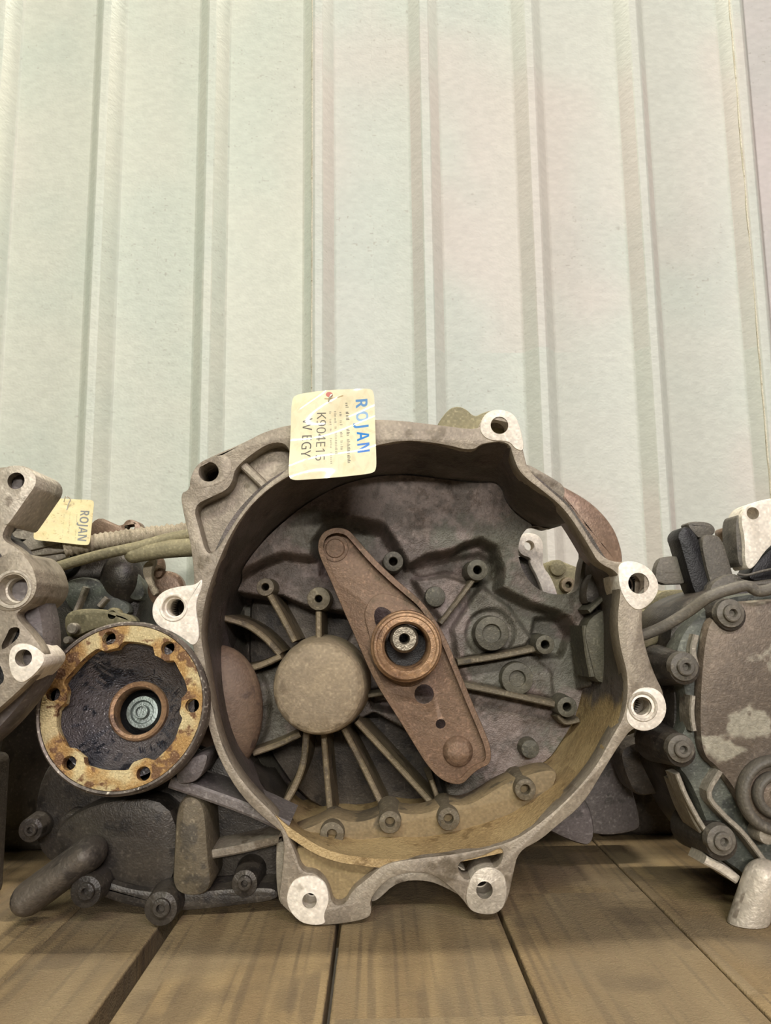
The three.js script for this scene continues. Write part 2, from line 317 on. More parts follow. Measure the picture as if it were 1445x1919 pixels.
// ---------------------------------------------------------------- shelf of planks
{
  const shelf = thing('wooden_shelf', 'rough wooden plank shelf carrying the greasy gearboxes in front of the corrugated wall', 'shelf', [0, FL, 0]);
  const woods = [0, 1, 2].map((k) => {
    const map = dataTex(512, (u, v) => {
      const g = fbm(u * 26, v * 2, k * 9 + 200, 0, 4), l = vnoise(u * 110, v * 5, k * 5 + 240, 0), b = fbm(u * 4, v * 4, k + 280, 0, 3), s = fbm(u * 9, v * 7, k + 320, 0, 3);
      let c = mix3([172, 148, 106], [150, 127, 90], ss(0.3, 0.7, g));
      c = mix3(c, [112, 94, 70], 0.5 * ss(0.55, 0.85, l)); c = mix3(c, [150, 134, 106], 0.5 * ss(0.4, 0.7, b)); c = mix3(c, [96, 82, 64], 0.35 * ss(0.58, 0.76, s));
      return c.map((x) => x * 0.84);
    }, true, 0.4);
    return new THREE.MeshStandardMaterial({ map, roughness: 0.8, metalness: 0, bumpMap: castBump, bumpScale: 0.0008 });
  });
  const xs = [-0.86, -0.71, -0.555, Fl(0, 1848).x, Fl(234, 1850).x, Fl(619, 1850).x, Fl(995, 1850).x, Fl(1385, 1850).x, 0.44, 0.59, 0.74, 0.89];
  const gaps = [3, 3, 3, 2.2, 10, 4, 3, 1.2, 3, 3, 3, 3];
  for (let i = 0; i + 1 < xs.length; i++) {
    const a = xs[i] + gaps[i] / 2000, b = xs[i + 1] - gaps[i + 1] / 2000;
    const g = boxAt(a, -0.022, -0.33, b, 0, 0.3, 0.002); const c = (a + b) / 2;
    if (i === 3) { g.translate(-c, 0, 0); g.rotateY(-0.006); g.translate(c - 0.002, 0, 0); }
    const m = part('plank', g, woods[i % 3], shelf); const uv = m.geometry.attributes.uv; for (let k = 0; k < uv.count; k++) uv.setXY(k, uv.getX(k) + i * 0.137, uv.getY(k) + i * 0.211);
  }
  for (const z of [-0.27, 0.24]) part('crossbeam', boxAt(-0.86, -0.11, z - 0.03, 0.89, -0.0221, z + 0.03, 0.002), woods[1], shelf);
  for (const x of [-0.83, 0.86]) for (const z of [-0.27, 0.24]) part('post', boxAt(x - 0.03, FL, z - 0.03, x + 0.03, -0.1101, z + 0.03, 0.002), woods[2], shelf);
  part('back_board', boxAt(-0.86, 0, -0.329, 0.89, 0.042, -0.309, 0.002), woods[0], shelf);
}

// ---------------------------------------------------------------- the gearbox in the middle
{
  const B0 = P(740, 1735, 0);
  const box = thing('gearbox', 'large open bell housing with a rusty release lever, in the middle of the shelf', 'gearbox', [B0.x, 0, -0.1]);
  const inner = [[700, 836], [760, 824], [830, 832], [885, 846], [905, 830], [954, 827], [962, 858], [975, 888], [1016, 919], [1054, 950], [1080, 986], [1106, 1028], [1122, 1056], [1158, 1072], [1164, 1100], [1156, 1160], [1162, 1215], [1178, 1270], [1172, 1340], [1148, 1378], [1115, 1440], [1062, 1500], [1005, 1548], [955, 1580], [860, 1600], [750, 1612], [640, 1606], [568, 1572], [522, 1532], [466, 1480], [425, 1420], [405, 1360], [392, 1290], [384, 1235], [376, 1190], [384, 1125], [405, 1062], [440, 985], [490, 925], [550, 886], [620, 855]];
  const back = [[740, 890], [830, 900], [890, 908], [935, 905], [948, 950], [990, 985], [1030, 994], [1064, 977], [1099, 1035], [1090, 1075], [1105, 1120], [1118, 1150], [1115, 1220], [1105, 1290], [1090, 1350], [1060, 1400], [1030, 1440], [965, 1462], [905, 1490], [845, 1510], [785, 1527], [732, 1516], [680, 1538], [625, 1530], [570, 1550], [525, 1505], [478, 1435], [450, 1370], [432, 1290], [425, 1210], [425, 1150], [440, 1095], [480, 1030], [540, 972], [600, 930], [660, 903]];
  const ZB = -0.1;
  // outer face of the flange
  const outer = [[560, 792], [500, 806], [455, 830], [400, 853], [372, 868], [358, 892], [354, 918], [337, 924], [344, 965], [357, 1020], [364, 1080], [362, 1110], [350, 1150], [356, 1190], [370, 1250], [379, 1310], [391, 1366], [411, 1426], [452, 1494], [506, 1544], [534, 1562], [528, 1640], [521, 1690], [545, 1712], [563, 1730], [610, 1736], [690, 1724], [698, 1706], [692, 1688], [722, 1650], [760, 1636], [806, 1636], [836, 1656], [866, 1684], [885, 1712], [935, 1714], [952, 1688], [962, 1640], [972, 1596], [1012, 1576], [1042, 1550], [1094, 1508], [1134, 1440], [1164, 1392], [1188, 1362], [1222, 1366], [1246, 1340], [1246, 1300], [1226, 1262], [1206, 1200], [1202, 1140], [1222, 1110], [1222, 1072], [1190, 1050], [1160, 1054], [1136, 1048], [1115, 1026], [1089, 982], [1063, 945], [1024, 912], [990, 880], [982, 850], [970, 795], [935, 770], [902, 786], [898, 806], [830, 797], [720, 784], [640, 790]];
  const innerFlange = inner.slice(); { const k = innerFlange.findIndex(([x, y]) => x === 640 && y === 1606); innerFlange.splice(k, 2, [716, 1622], [690, 1645], [658, 1670], [648, 1694], [624, 1698], [616, 1662], [594, 1636], [564, 1634], [553, 1594]); }
  const pocket = [[362, 948], [400, 930], [426, 918], [437, 900], [440, 880], [465, 856], [508, 828], [540, 832], [548, 874], [492, 912], [452, 958], [424, 1002], [402, 1036], [386, 1036], [374, 990]];
  const slotHole = [[852, 1616], [905, 1606], [946, 1584], [938, 1626], [902, 1628], [872, 1656]];
  const bays = [[391, 884, 15], [325, 1138, 20], [936, 797, 17], [1197, 1093, 20], [1206, 1324, 18], [580, 1688, 14], [908, 1668, 16]];
  part('flange', ext(outer, 0, 0.024, { holes: [innerFlange, pocket, slotHole, ...bays], bevel: 0.0014, round: 2 }), M.castPlate, box, 'machined flange face round the open bell');
  // pocket behind the upper left of the flange, with its walls and rib
  const pocketOut = pocket.map(([x, y]) => [455 + (x - 455) * 1.12, 935 + (y - 935) * 1.1]);
  part('pocket_wall', ext(pocketOut, -0.0245, 0.02, { holes: [pocket], bevel: 0 }), M.cast, box);
  part('pocket_floor', ext(pocketOut.map(([x, y]) => [x + 2, y + 3]), -0.019, 0.006, {}), M.castPlate, box);
  part('pocket_rib', ribG([[450, 866], [502, 916]], -0.006, 0.014, 15, { draft: 1.4 }), M.castPlate, box);
  // the bell's wall: a lofted shell, bare metal above, dust caked on the ledge below
  const N = 220, A = byAngle(chaikin(inner, 2), 780, 1215, N), C = byAngle(chaikin(back, 2), 775, 1212, N), rows = 16;
  const ring = (k, grow) => A.map(([x, y], i) => {
    const a = P(x, y, -0.0015), b = P(C[i][0], C[i][1], ZB - 0.004), p = a.clone().lerp(b, k), t = fade(k), q = a.clone().lerp(b, t * 0.35 + k * 0.65); p.x = q.x; p.y = q.y;
    const c = P(778, 1214, p.z), d = new THREE.Vector3(p.x - c.x, p.y - c.y, 0).normalize(); p.addScaledVector(d, grow + 0.0014 * (vnoise(p.x * 60, p.y * 60, p.z * 60) - 0.5)); return p;
  });
  const rings = []; for (let r = 0; r <= rows; r++) rings.push(ring(r / rows, 0));
  const tail = (g) => ring(1, g).map((p, i) => { const a = i / N * 360; return p.setZ(a > 306 || a < 2 ? -0.107 : -0.2); });
  rings.push(tail(-0.001), tail(0.0065));
  for (let r = rows; r >= 0; r -= 4) rings.push(ring(r / rows, 0.0065));
  rings.push(rings[0].map((p) => p.clone()));
  const wallG = loft(rings).toNonIndexed(); wallG.deleteAttribute('uv');
  const wg = toCreasedNormals(wallG, 0.5), wp = wg.attributes.position, wc = new Float32Array(wp.count * 3), col = new THREE.Color();
  const inv2 = camera.matrixWorldInverse.clone().premultiply(camera.projectionMatrix);
  const toPx = (x, y, z) => { const q = new THREE.Vector3(x, y, z).applyMatrix4(inv2); return [(q.x + 1) * W / 2, (1 - q.y) * H / 2]; };
  const metal = new THREE.Color(0x6b625d), dust = new THREE.Color(0xbfa677), grimeC = new THREE.Color(0x5a544c);
  for (let i = 0; i < wp.count; i++) {
    const x = wp.getX(i), y = wp.getY(i), z = wp.getZ(i), [px, py] = toPx(x, y, z), ang = Math.atan2(py - 1214, px - 778) * 180 / Math.PI;
    const n = vnoise(x * 40 + 9, y * 40, z * 40) * 0.6 + vnoise(x * 120, y * 120, z * 120) * 0.4;
    const d = ss(0.42, 0.56, n * 0.5 + 0.5 * ss(8, 24, ang) * ss(139, 124, ang));
    col.copy(metal).lerp(grimeC, ss(0.4, 0.6, n)).lerp(dust, d * 0.95);
    wc.set([col.r, col.g, col.b], i * 3);
  }
  wg.setAttribute('color', new THREE.BufferAttribute(wc, 3));
  part('bell_wall', wg, M.floor, box, 'deep round wall of the bell with dust caked along its lower ledge');
  // the bell's floor: a cast web with raised plate, recesses and the window through it
  const plate = [[395, 1150], [420, 1100], [440, 1084], [470, 1066], [500, 1052], [530, 1040], [566, 1046], [588, 1046], [590, 1015], [612, 985], [660, 974], [715, 984], [742, 1022], [764, 1064], [800, 1044], [850, 1034], [872, 1022], [900, 1014], [926, 1028], [940, 1070], [935, 1104], [990, 1132], [1046, 1150], [1085, 1190], [1096, 1290], [1220, 1290], [1220, 780], [380, 780]];
  const pockets = [
    [[[478, 1415], [560, 1384], [640, 1376], [700, 1345], [760, 1378], [818, 1440], [840, 1508], [785, 1530], [732, 1519], [680, 1541], [625, 1534], [570, 1554], [520, 1500]], -0.19],
    [[[424, 1110], [490, 1122], [520, 1118], [570, 1140], [640, 1150], [660, 1180], [640, 1215], [540, 1212], [505, 1250], [440, 1258], [425, 1200]], -0.18],
    [[[1012, 1160], [1060, 1158], [1078, 1190], [1062, 1232], [1030, 1230], [1006, 1190]], -0.136],
    [[[690, 1300], [740, 1290], [770, 1330], [740, 1340], [700, 1330]], -0.138],
    [[[596, 1010], [660, 985], [716, 994], [738, 1030], [710, 1056], [640, 1060], [600, 1075]], -0.136],
    [[[770, 1062], [850, 1044], [905, 1034], [930, 1050], [925, 1085], [900, 1092], [840, 1070], [790, 1080]], -0.130],
  ];
  const padG = [[[775, 1085], [838, 1078], [882, 1092], [832, 1164], [800, 1130]], -0.1085];
  const webs = [[[850, 1180], [905, 1095], [960, 1140], [1000, 1195], [990, 1212], [860, 1238]], -0.111];
  const webs2 = [[[862, 1250], [1000, 1226], [1042, 1262], [1045, 1312], [880, 1282]], -0.117];
  const window_ = chaikin([[986, 990], [1002, 985], [1024, 994], [1044, 979], [1063, 980], [1096, 1034], [1086, 1062], [1083, 1108], [1050, 1116], [1012, 1110], [985, 1086], [969, 1050], [970, 1012]], 2);
  const bo = chaikin(back, 2).map(([x, y]) => [x, y]);
  const ST = 3.2, x0 = 405, y0 = 870, nx = Math.ceil((1135 - x0) / ST), ny = Math.ceil((1570 - y0) / ST), vid = new Map(), fp = [], fc = [], fi = [];
  const cMetal = new THREE.Color(0x857972), cGrime = new THREE.Color(0x6b625b), cGreen = new THREE.Color(0x66665a);
  const height = (x, y) => {
    let z = -0.122;
    const lift = (poly, level, s = 5) => { const d = sdf(poly, x, y); if (d > -3 * s) z += (level - z) * ss(-s, s, d); };
    lift(plate, -0.094, 7); lift(padG[0], padG[1]); lift(webs[0], webs[1]); lift(webs2[0], webs2[1]);
    for (const [p, l] of pockets) lift(p, l, 6);
    const db = Math.hypot((x - 922) / 1, y - 1187); z += -0.006 * ss(50, 42, db) * ss(28, 34, db);
    z += 0.006 * ss(96, 80, Math.hypot((x - 452) / 0.55, y - 1330)); // swell of the wall
    z += 0.0012 * (vnoise(x * 0.06, y * 0.06, 3) - 0.5) + 0.0008 * (vnoise(x * 0.2, y * 0.2, 8) - 0.5);
    return z;
  };
  const slip = (x, y) => { // keep the border crisp
    let q = [x, y], d = sdf(window_, x, y); if (Math.abs(d) < ST * 0.75) return nearest(window_, x, y);
    d = sdf(bo, x, y); if (Math.abs(d) < ST * 0.75) q = nearest(bo, x, y); return q;
  };
  const node = (i, j) => {
    const key = j * 1000 + i; if (vid.has(key)) return vid.get(key);
    const [x, y] = slip(x0 + i * ST, y0 + j * ST), p = P(x, y, ZB), z = height(x, y), n = vnoise(x * 0.03, y * 0.03, 41) * 0.6 + vnoise(x * 0.12, y * 0.12, 43) * 0.4;
    fp.push(p.x, p.y, z);
    const m = vnoise(x * 0.012, y * 0.012, 61) * 0.7 + n * 0.3;
    col.copy(cMetal).lerp(cGrime, ss(0.4, 0.62, n)).lerp(cGreen, 0.7 * ss(0.45, 0.6, m));
    fc.push(col.r, col.g, col.b); const id = fp.length / 3 - 1; vid.set(key, id); return id;
  };
  for (let j = 0; j < ny; j++) for (let i = 0; i < nx; i++) {
    const cx = x0 + (i + 0.5) * ST, cy = y0 + (j + 0.5) * ST; if (sdf(bo, cx, cy) < 0 || sdf(window_, cx, cy) > 0) continue;
    const a = node(i, j), b = node(i + 1, j), c = node(i, j + 1), d = node(i + 1, j + 1); fi.push(a, c, b, b, c, d);
  }
  const fg = new THREE.BufferGeometry(); fg.setAttribute('position', new THREE.Float32BufferAttribute(fp, 3)); fg.setAttribute('color', new THREE.Float32BufferAttribute(fc, 3)); fg.setIndex(fi); fg.computeVertexNormals();
  part('bell_floor', fg, M.floor, box, 'cast floor of the bell with a raised plate and a window');
  const lip = window_.map(([x, y]) => { const p = P(x, y, ZB); p.z = height(x, y); return p; });
  const lipB = lip.map((p) => p.clone().setZ(Math.min(p.z - 0.004, -0.116)));
  part('window_rim', toCreasedNormals(loft([lip, lipB]).toNonIndexed(), 0.6), M.cast, box);
  part('ledge', ext([[540, 1566], [560, 1556], [590, 1546], [622, 1528], [656, 1540], [694, 1536], [731, 1515], [766, 1526], [804, 1522], [842, 1505], [872, 1510], [904, 1494], [940, 1470], [985, 1452], [1030, 1440], [1050, 1450], [1020, 1510], [930, 1550], [770, 1590], [640, 1592], [552, 1586]], -0.046, 0.04, { bevel: 0.003, round: 2 }), M.ledge, box, 'dusty scalloped ledge carrying the lower bosses');
  // ribs fanning from the shaft cover
  for (const [path, w] of [
    [[[418, 1158], [462, 1172], [496, 1196], [524, 1226]], 11], [[[440, 1260], [485, 1248], [526, 1230]], 11], [[[503, 1112], [528, 1156], [552, 1202]], 11], [[[597, 1146], [597, 1200]], 11],
    [[[474, 1412], [520, 1396], [562, 1376]], 11], [[[574, 1372], [568, 1430], [552, 1474], [528, 1516]], 12], [[[606, 1372], [613, 1460], [620, 1538]], 11], [[[644, 1366], [684, 1444], [722, 1522]], 11], [[[668, 1352], [742, 1432], [820, 1518]], 11], [[[808, 1462], [818, 1490], [824, 1514]], 9],
  ]) part('rib', ribG(path, -0.092, 0.1, w, { draft: 1.9 }), M.ribs, box);
  for (const [path, w] of [[[[858, 1242], [930, 1231], [1006, 1216]], 11], [[[868, 1284], [960, 1303], [1046, 1322]], 11], [[[826, 1168], [860, 1124], [888, 1086]], 9], [[[690, 1304], [716, 1300], [744, 1296]], 8], [[[1046, 1340], [1060, 1354], [1086, 1350]], 9]]) part('rib', ribG(path, -0.099, 0.024, w), M.boss, box);
  // bosses for the casing bolts
  for (const [x, y, r, h, z, m] of [[497, 1100, 17, 7, -0.09, M.boss], [597, 1122, 22, 7, -0.09, M.boss], [737, 1052, 19, 8, -0.092, M.bossGreen], [895, 1068, 20, 8, -0.094, M.bossGreen], [1022, 1208, 18, 8, -0.09, M.bossGreen], [1063, 1325, 19, 8, -0.09, M.bossGreen], [985, 1480, 20, 9, -0.036, M.boss], [841, 1535, 21, 9, -0.036, M.boss], [731, 1541, 21, 9, -0.036, M.boss], [622, 1564, 23, 9, -0.036, M.boss]])
    part('bolt_boss', bossG(x, y, z, r, h, 0.05, { draft: 0.03 }), m, box);
  for (const [x, y, r, h, z] of [[922, 1187, 32, 17, -0.099], [970, 1272, 30, 15, -0.104], [816, 1118, 19, 0, -0.1], [994, 1404, 17, 0, -0.105], [626, 1350, 10, 0, -0.1]]) part('core_plug', bossG(x, y, z, r, h, 0.02, { holeDepth: 0.004 }), M.bossGreen, box);
  // dust-filled domed cover over the shaft end
  { const c = P(597, 1290, -0.052), k = mpp(597, 1290, -0.052), R = 83 * k; part('shaft_cover', latheZ([[R + 0.007, -0.07], [R + 0.0035, -0.02], [R + 0.001, -0.006], [R - 0.001, -0.0025], [R - 0.004, -0.0006], [R - 0.008, 0], [R * 0.5, 0.0006], [0, 0.0008]], c, 72), M.cap, box, 'smooth round dust-coloured cover'); }
  // differential swell on the left of the bell, brackets on the right wall
  { const g = new THREE.SphereGeometry(1, 40, 28); g.scale(0.042, 0.06, 0.022); const c = P(416, 1332, -0.082); g.translate(c.x - 0.004, c.y, c.z); part('differential_swell', g, M.swell, box, 'reddish brown swelling of the wall'); }
  part('wall_web', ribG([[1104, 1146], [1134, 1118], [1166, 1090]], -0.06, 0.05, 9), M.bossGreen, box);
  part('wall_web', ribG([[1098, 1172], [1104, 1225], [1112, 1268]], -0.068, 0.04, 14), M.bossGreen, box);
  part('wall_pad', ext([[1090, 1165], [1150, 1130], [1162, 1200], [1178, 1262], [1120, 1290], [1106, 1240]], -0.066, 0.03, { bevel: 0.004 }), M.bossGreen, box);
  part('wall_pad', ext([[1096, 1100], [1116, 1062], [1155, 1068], [1150, 1105], [1100, 1140]], -0.07, 0.03, { bevel: 0.004 }), M.dark, box);
  // lugs on the flange
  const lug = (out, hx, hy, hr, mat, depth = 0.045, z = 0.0012, label) => {
    part('mounting_lug', ext(out, z, depth, { holes: [[hx, hy, hr]], bevel: 0.0012, seg: 28 }), mat, box, label);
    const h = hr * mpp(hx, hy, z) + 0.0016; part('bolt_hole', latheZ([[h, -0.004], [h * 0.98, -0.05], [0, -0.051]], P(hx, hy, z), 28), M.dark, box);  // dark closed sleeve added so the hole looks shaded inside
  };
  lug([[380, 1082], [366, 1096], [340, 1098], [306, 1106], [286, 1128], [284, 1156], [298, 1176], [322, 1184], [345, 1198], [362, 1212], [374, 1198], [372, 1168], [368, 1150], [368, 1124], [378, 1104]], 325, 1138, 17, M.bare, 0.05, 0.0012, 'bright worn lug left of the bell');
  part('bushing', latheZ([[0.0075, -0.02], [0.0075, -0.006], [0.0085, -0.0055], [0.0095, 0], [0.0102, 0.0006], [0.0112, 0.0006], [0.0118, 0], [0.0118, -0.02]].map(([r, z]) => [r, z]), P(325, 1138, 0.0018), 32), M.bare, box);
  lug([[404, 853], [372, 866], [357, 890], [354, 918], [400, 912], [430, 896], [436, 866], [424, 852]], 391, 884, 15, M.castPlate, 0.04, 0.0006);
  lug([[900, 790], [914, 770], [940, 766], [966, 776], [977, 806], [984, 846], [966, 842], [954, 826], [918, 826], [900, 812]], 936, 797, 16, M.bare, 0.05, 0.0012, 'bright worn lug at the top of the bell');
  lug([[1160, 1054], [1188, 1050], [1222, 1066], [1238, 1098], [1226, 1126], [1200, 1146], [1180, 1136], [1164, 1110], [1158, 1080]], 1197, 1093, 19, M.bare, 0.045, 0.0012, 'worn lug with a wide hole right of the bell');
  lug([[1178, 1318], [1190, 1292], [1220, 1286], [1244, 1300], [1252, 1332], [1238, 1360], [1212, 1372], [1186, 1366], [1172, 1346]], 1204, 1324, 17, M.bare, 0.045, 0.0012, 'worn lug at the lower right of the bell');
  part('bushing', latheZ([[0.0075, -0.02], [0.0075, -0.006], [0.0087, -0.0055], [0.0098, 0], [0.0106, 0.0006], [0.0116, 0.0006], [0.0122, 0], [0.0122, -0.02]], P(1205, 1324, 0.0018), 32), M.bareDull, box);
  lug([[540, 1664], [556, 1644], [590, 1640], [612, 1656], [618, 1690], [606, 1716], [612, 1734], [570, 1734], [546, 1714], [536, 1690]], 580, 1688, 13, M.bare, 0.03, 0.0012, 'bright foot lug at the lower left');
  lug([[872, 1676], [886, 1634], [914, 1622], [944, 1634], [952, 1666], [946, 1700], [926, 1716], [890, 1712], [876, 1700]], 908, 1668, 15, M.bareDull, 0.03, 0.0012, 'foot lug at the lower right');
  // side wall at the lower left, dusty web and the arch behind the feet
  part('flange_web', ext([[545, 1580], [640, 1600], [770, 1606], [730, 1640], [690, 1672], [660, 1706], [606, 1706], [600, 1664], [580, 1650], [545, 1644]], -0.013, 0.011, {}), M.dusty, box);
  part('arch_web', ext([[700, 1622], [860, 1610], [890, 1660], [880, 1690], [836, 1664], [800, 1650], [745, 1652], [706, 1690], [690, 1690]], -0.03, 0.02, {}), M.bareDull, box);
  part('side_wall', ext([[516, 1560], [540, 1560], [540, 1700], [518, 1692]], -0.02, 0.06, {}), M.cast, box);
  // casing behind the bell
  part('gear_casing', ext([[470, 1010], [740, 930], [900, 960], [930, 1100], [1010, 1190], [1080, 1300], [1010, 1440], [800, 1540], [590, 1540], [460, 1350]], -0.16, 0.14, { bevel: 0.01 }), M.dark, box);
  part('top_knob', ext([[816, 800], [836, 770], [852, 759], [872, 762], [890, 780], [904, 772], [925, 766], [950, 780], [960, 830], [816, 830]], -0.026, 0.04, { bevel: 0.004 }), M.olive, box, 'olive brown knob behind the top of the flange');
  { // starter bulge on the right shoulder
    part('starter_bulge', ext([[1030, 896], [1081, 922], [1112, 942], [1140, 970], [1160, 1002], [1172, 1050], [1160, 1070], [1120, 1050], [1098, 1010], [1066, 960], [1034, 928]], -0.026, 0.05, { bevel: 0.005, round: 3 }), M.brownCap, box, 'smooth brown rounded bulge on the right shoulder');
  }
  part('shoulder_strip', ext([[984, 868], [1002, 876], [1040, 898], [1060, 912], [1056, 940], [1030, 920], [1000, 896]], -0.025, 0.02, { bevel: 0.001 }), M.cast, box);
  // release lever with its bearing
  const lev = [[594, 1022], [603, 998], [628, 987], [652, 992], [664, 1004], [700, 1046], [738, 1082], [766, 1106], [792, 1128], [818, 1164], [838, 1200], [863, 1262], [886, 1318], [906, 1364], [921, 1402], [920, 1432], [900, 1440], [884, 1452], [868, 1470], [848, 1470], [824, 1460], [800, 1434], [780, 1402], [746, 1346], [716, 1300], [696, 1264], [676, 1218], [656, 1172], [640, 1136], [616, 1080], [600, 1046]];
  const ZL = -0.062, LC = [748, 1230];
  const leverPlate = part('release_lever', ext(lev, ZL, 0.0035, { holes: [[762, 1216, 52], [795, 1301, 18], [826, 1357, 9], [[694, 1142], [706, 1130], [724, 1132], [744, 1150], [736, 1168], [708, 1190], [696, 1172]]], bevel: 0.0008 }), M.lever, box, 'rusty brown stamped lever with a raised edge');
  const inset = lev.map(([x, y], i) => { const a = lev[(i + lev.length - 1) % lev.length], b = lev[(i + 1) % lev.length], tx = b[0] - a[0], ty = b[1] - a[1], l = Math.hypot(tx, ty); return [x - (ty / l) * 8, y + (tx / l) * 8]; });
  part('raised_edge', ext(lev, ZL + 0.009, 0.011, { holes: [inset], bevel: 0.0012 }), M.lever, leverPlate);
  { const k = mpp(858, 1410, ZL); part('dimple', latheZ([[29 * k, -0.0005], [26 * k, 0.003], [20 * k, 0.0062], [12 * k, 0.0078], [0, 0.0083]], P(858, 1408, ZL), 36), M.lever, leverPlate); part('pivot_cup', latheZ([[26 * k, -0.0005], [25 * k, 0.0012], [22 * k, 0.0016], [19 * k, 0.0012], [17 * k, 0.0022], [8 * k, 0.0026], [0, 0.0028]], P(628, 1028, ZL), 36), M.lever, leverPlate); }
  part('collar', ext([[680, 1150], [696, 1118], [720, 1110], [760, 1124], [800, 1150], [820, 1200], [816, 1250], [780, 1290], [730, 1280], [700, 1240], [694, 1196]], ZL + 0.004, 0.006, { holes: [[762, 1216, 50], [[698, 1146], [708, 1134], [724, 1136], [740, 1150], [734, 1164], [710, 1182], [700, 1170]]] }), M.lever, leverPlate);
  { const z = -0.034, c = P(762, 1211, z), k = mpp(762, 1211, z); part('release_bearing', latheZ([[66 * k, -0.026], [68 * k, -0.02], [68 * k, -0.007], [66 * k, -0.005], [64 * k, -0.0045], [63 * k, -0.001], [60 * k, 0], [46 * k, 0], [43 * k, -0.0015], [41.5 * k, -0.004], [41 * k, -0.05], [52 * k, -0.05]].reverse().map((q) => q), c, 64), M.bearing, box, 'orange brown ring-shaped release bearing');
    part('bearing_race', latheZ([[63 * k, -0.0015], [61 * k, 0.0006], [57 * k, 0.0008], [55 * k, 0], [54 * k, -0.002]].reverse(), c, 64), M.bearing, box); }
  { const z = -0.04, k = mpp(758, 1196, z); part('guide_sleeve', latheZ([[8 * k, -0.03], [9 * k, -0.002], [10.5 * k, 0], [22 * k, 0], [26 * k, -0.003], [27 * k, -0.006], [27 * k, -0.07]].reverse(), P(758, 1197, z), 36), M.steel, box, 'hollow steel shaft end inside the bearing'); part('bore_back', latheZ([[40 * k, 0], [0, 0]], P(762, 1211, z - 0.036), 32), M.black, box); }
  // drive flange on the left, leaning back a little
  {
    const z = 0.016, cx = 227, cy = 1322, c = P(cx, cy, z), k = mpp(cx, cy, z), RX = -0.2, RY = 0.0;
    const loc = (px, py) => { const p = P(px, py, z); return [p.x - c.x, (p.y - c.y) / Math.cos(RX)]; };
    const shape = new THREE.Shape(); shape.absarc(0, 0, 152 * k, 0, Math.PI * 2, false);
    const scal = []; const holesAt = [[195, 1196], [318, 1202], [102, 1302], [138, 1425], [272, 1436], [366, 1322]];
    for (let i = 0; i < 120; i++) { const a = (i / 120) * Math.PI * 2; let r = 120 + 5 * (vnoise(Math.cos(a) * 3 + 7, Math.sin(a) * 3, 1) - 0.5) * 2; for (const [hx, hy] of holesAt) { const [lx, ly] = loc(hx, hy), ha = Math.atan2(ly, lx); let d = Math.abs(Math.atan2(Math.sin(a - ha), Math.cos(a - ha))); r -= 13 * ss(0.22, 0.1, d); } scal.push(new THREE.Vector2(Math.cos(a) * r * k, Math.sin(a) * r * k)); }
    shape.holes.push(new THREE.Path(scal));
    for (const [hx, hy] of holesAt) { const [lx, ly] = loc(hx, hy), q = new THREE.Path(); const s = 133 * k / Math.hypot(lx, ly); q.absarc(lx * s, ly * s, 12.5 * k, 0, Math.PI * 2, true); shape.holes.push(q); }
    const place = (g) => { g.rotateX(RX); g.rotateY(RY); g.translate(c.x, c.y, c.z); return g; };
    const f = new THREE.ExtrudeGeometry(shape, { depth: 0.0085, bevelEnabled: true, bevelSize: 0.0007, bevelThickness: 0.0007, bevelOffset: -0.0007, bevelSegments: 2, curveSegments: 64 }); f.translate(0, 0, -0.0098);
    const root = part('drive_flange', place(toCreasedNormals(f, 0.6)), M.rust, box, 'round rusty drive flange with six bolt holes');
    const lz = (pr, s = 80) => { const g = new THREE.LatheGeometry(pr.map(([r, h]) => new THREE.Vector2(Math.max(1e-5, r * k), h)), s); g.rotateX(Math.PI / 2); return g; };
    part('flange_rim', place(toCreasedNormals(lz([[100, -0.05], [150, -0.03], [158, -0.022], [160.5, -0.018], [161.5, -0.004], [160, -0.001], [157, 0.0004], [153, -0.0002], [151.5, -0.003], [151, -0.009]]), 0.7)), M.flangeSide, root);
    // the greasy cup: cone of grease with lumps
    const cup = lz([[133, -0.0085], [121, -0.012], [114, -0.02], [100, -0.03], [84, -0.038], [70, -0.044], [62, -0.048], [58, -0.05], [50, -0.05]], 110), cpn = cup.attributes.position;
    for (let i = 0; i < cpn.count; i++) { const x = cpn.getX(i), y = cpn.getY(i), d = 0.006 * (vnoise(x * 150 + 40, y * 150 + 40, 5) - 0.5) + 0.003 * (vnoise(x * 420 + 40, y * 420 + 40, 6) - 0.5); cpn.setZ(i, cpn.getZ(i) + d * ss(60, 84, Math.hypot(x, y) / k)); }
    cup.computeVertexNormals(); part('grease_cup', place(toCreasedNormals(cup, 1.0)), M.grease, root, 'cup smeared with dark grease');
    const deep = (x, y) => [x, y];
    part('seal_ring', place(toCreasedNormals(lz([[46, -0.06], [46, -0.047], [48, -0.0445], [54, -0.0435], [58, -0.045], [60, -0.05]]), 0.6)), M.bearing, root);
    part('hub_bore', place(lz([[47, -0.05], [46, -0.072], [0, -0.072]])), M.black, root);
    part('flange_bolt', place(toCreasedNormals(lz([[35, -0.071], [34, -0.062], [32, -0.058], [24, -0.0575], [22, -0.059], [21, -0.06], [15, -0.0595], [13, -0.0545], [11, -0.0545], [10, -0.058], [0, -0.058]], 36), 0.5)), M.boltBlue, root);
    part('hub_barrel', place(lz([[100, -0.045], [104, -0.05], [100, -0.09], [100, -0.16]], 48)), M.dark, box);
  }
  // lower left: the differential casing, its shade under the flange put into darker materials
  part('casing_beam', ribG([[318, 1466], [400, 1494], [470, 1520], [540, 1552]], -0.006, 0.05, 22, { n: 18 }), M.purple, box);
  part('casing_beam', ribG([[384, 1604], [450, 1592], [530, 1572]], -0.02, 0.04, 16), M.cast, box);
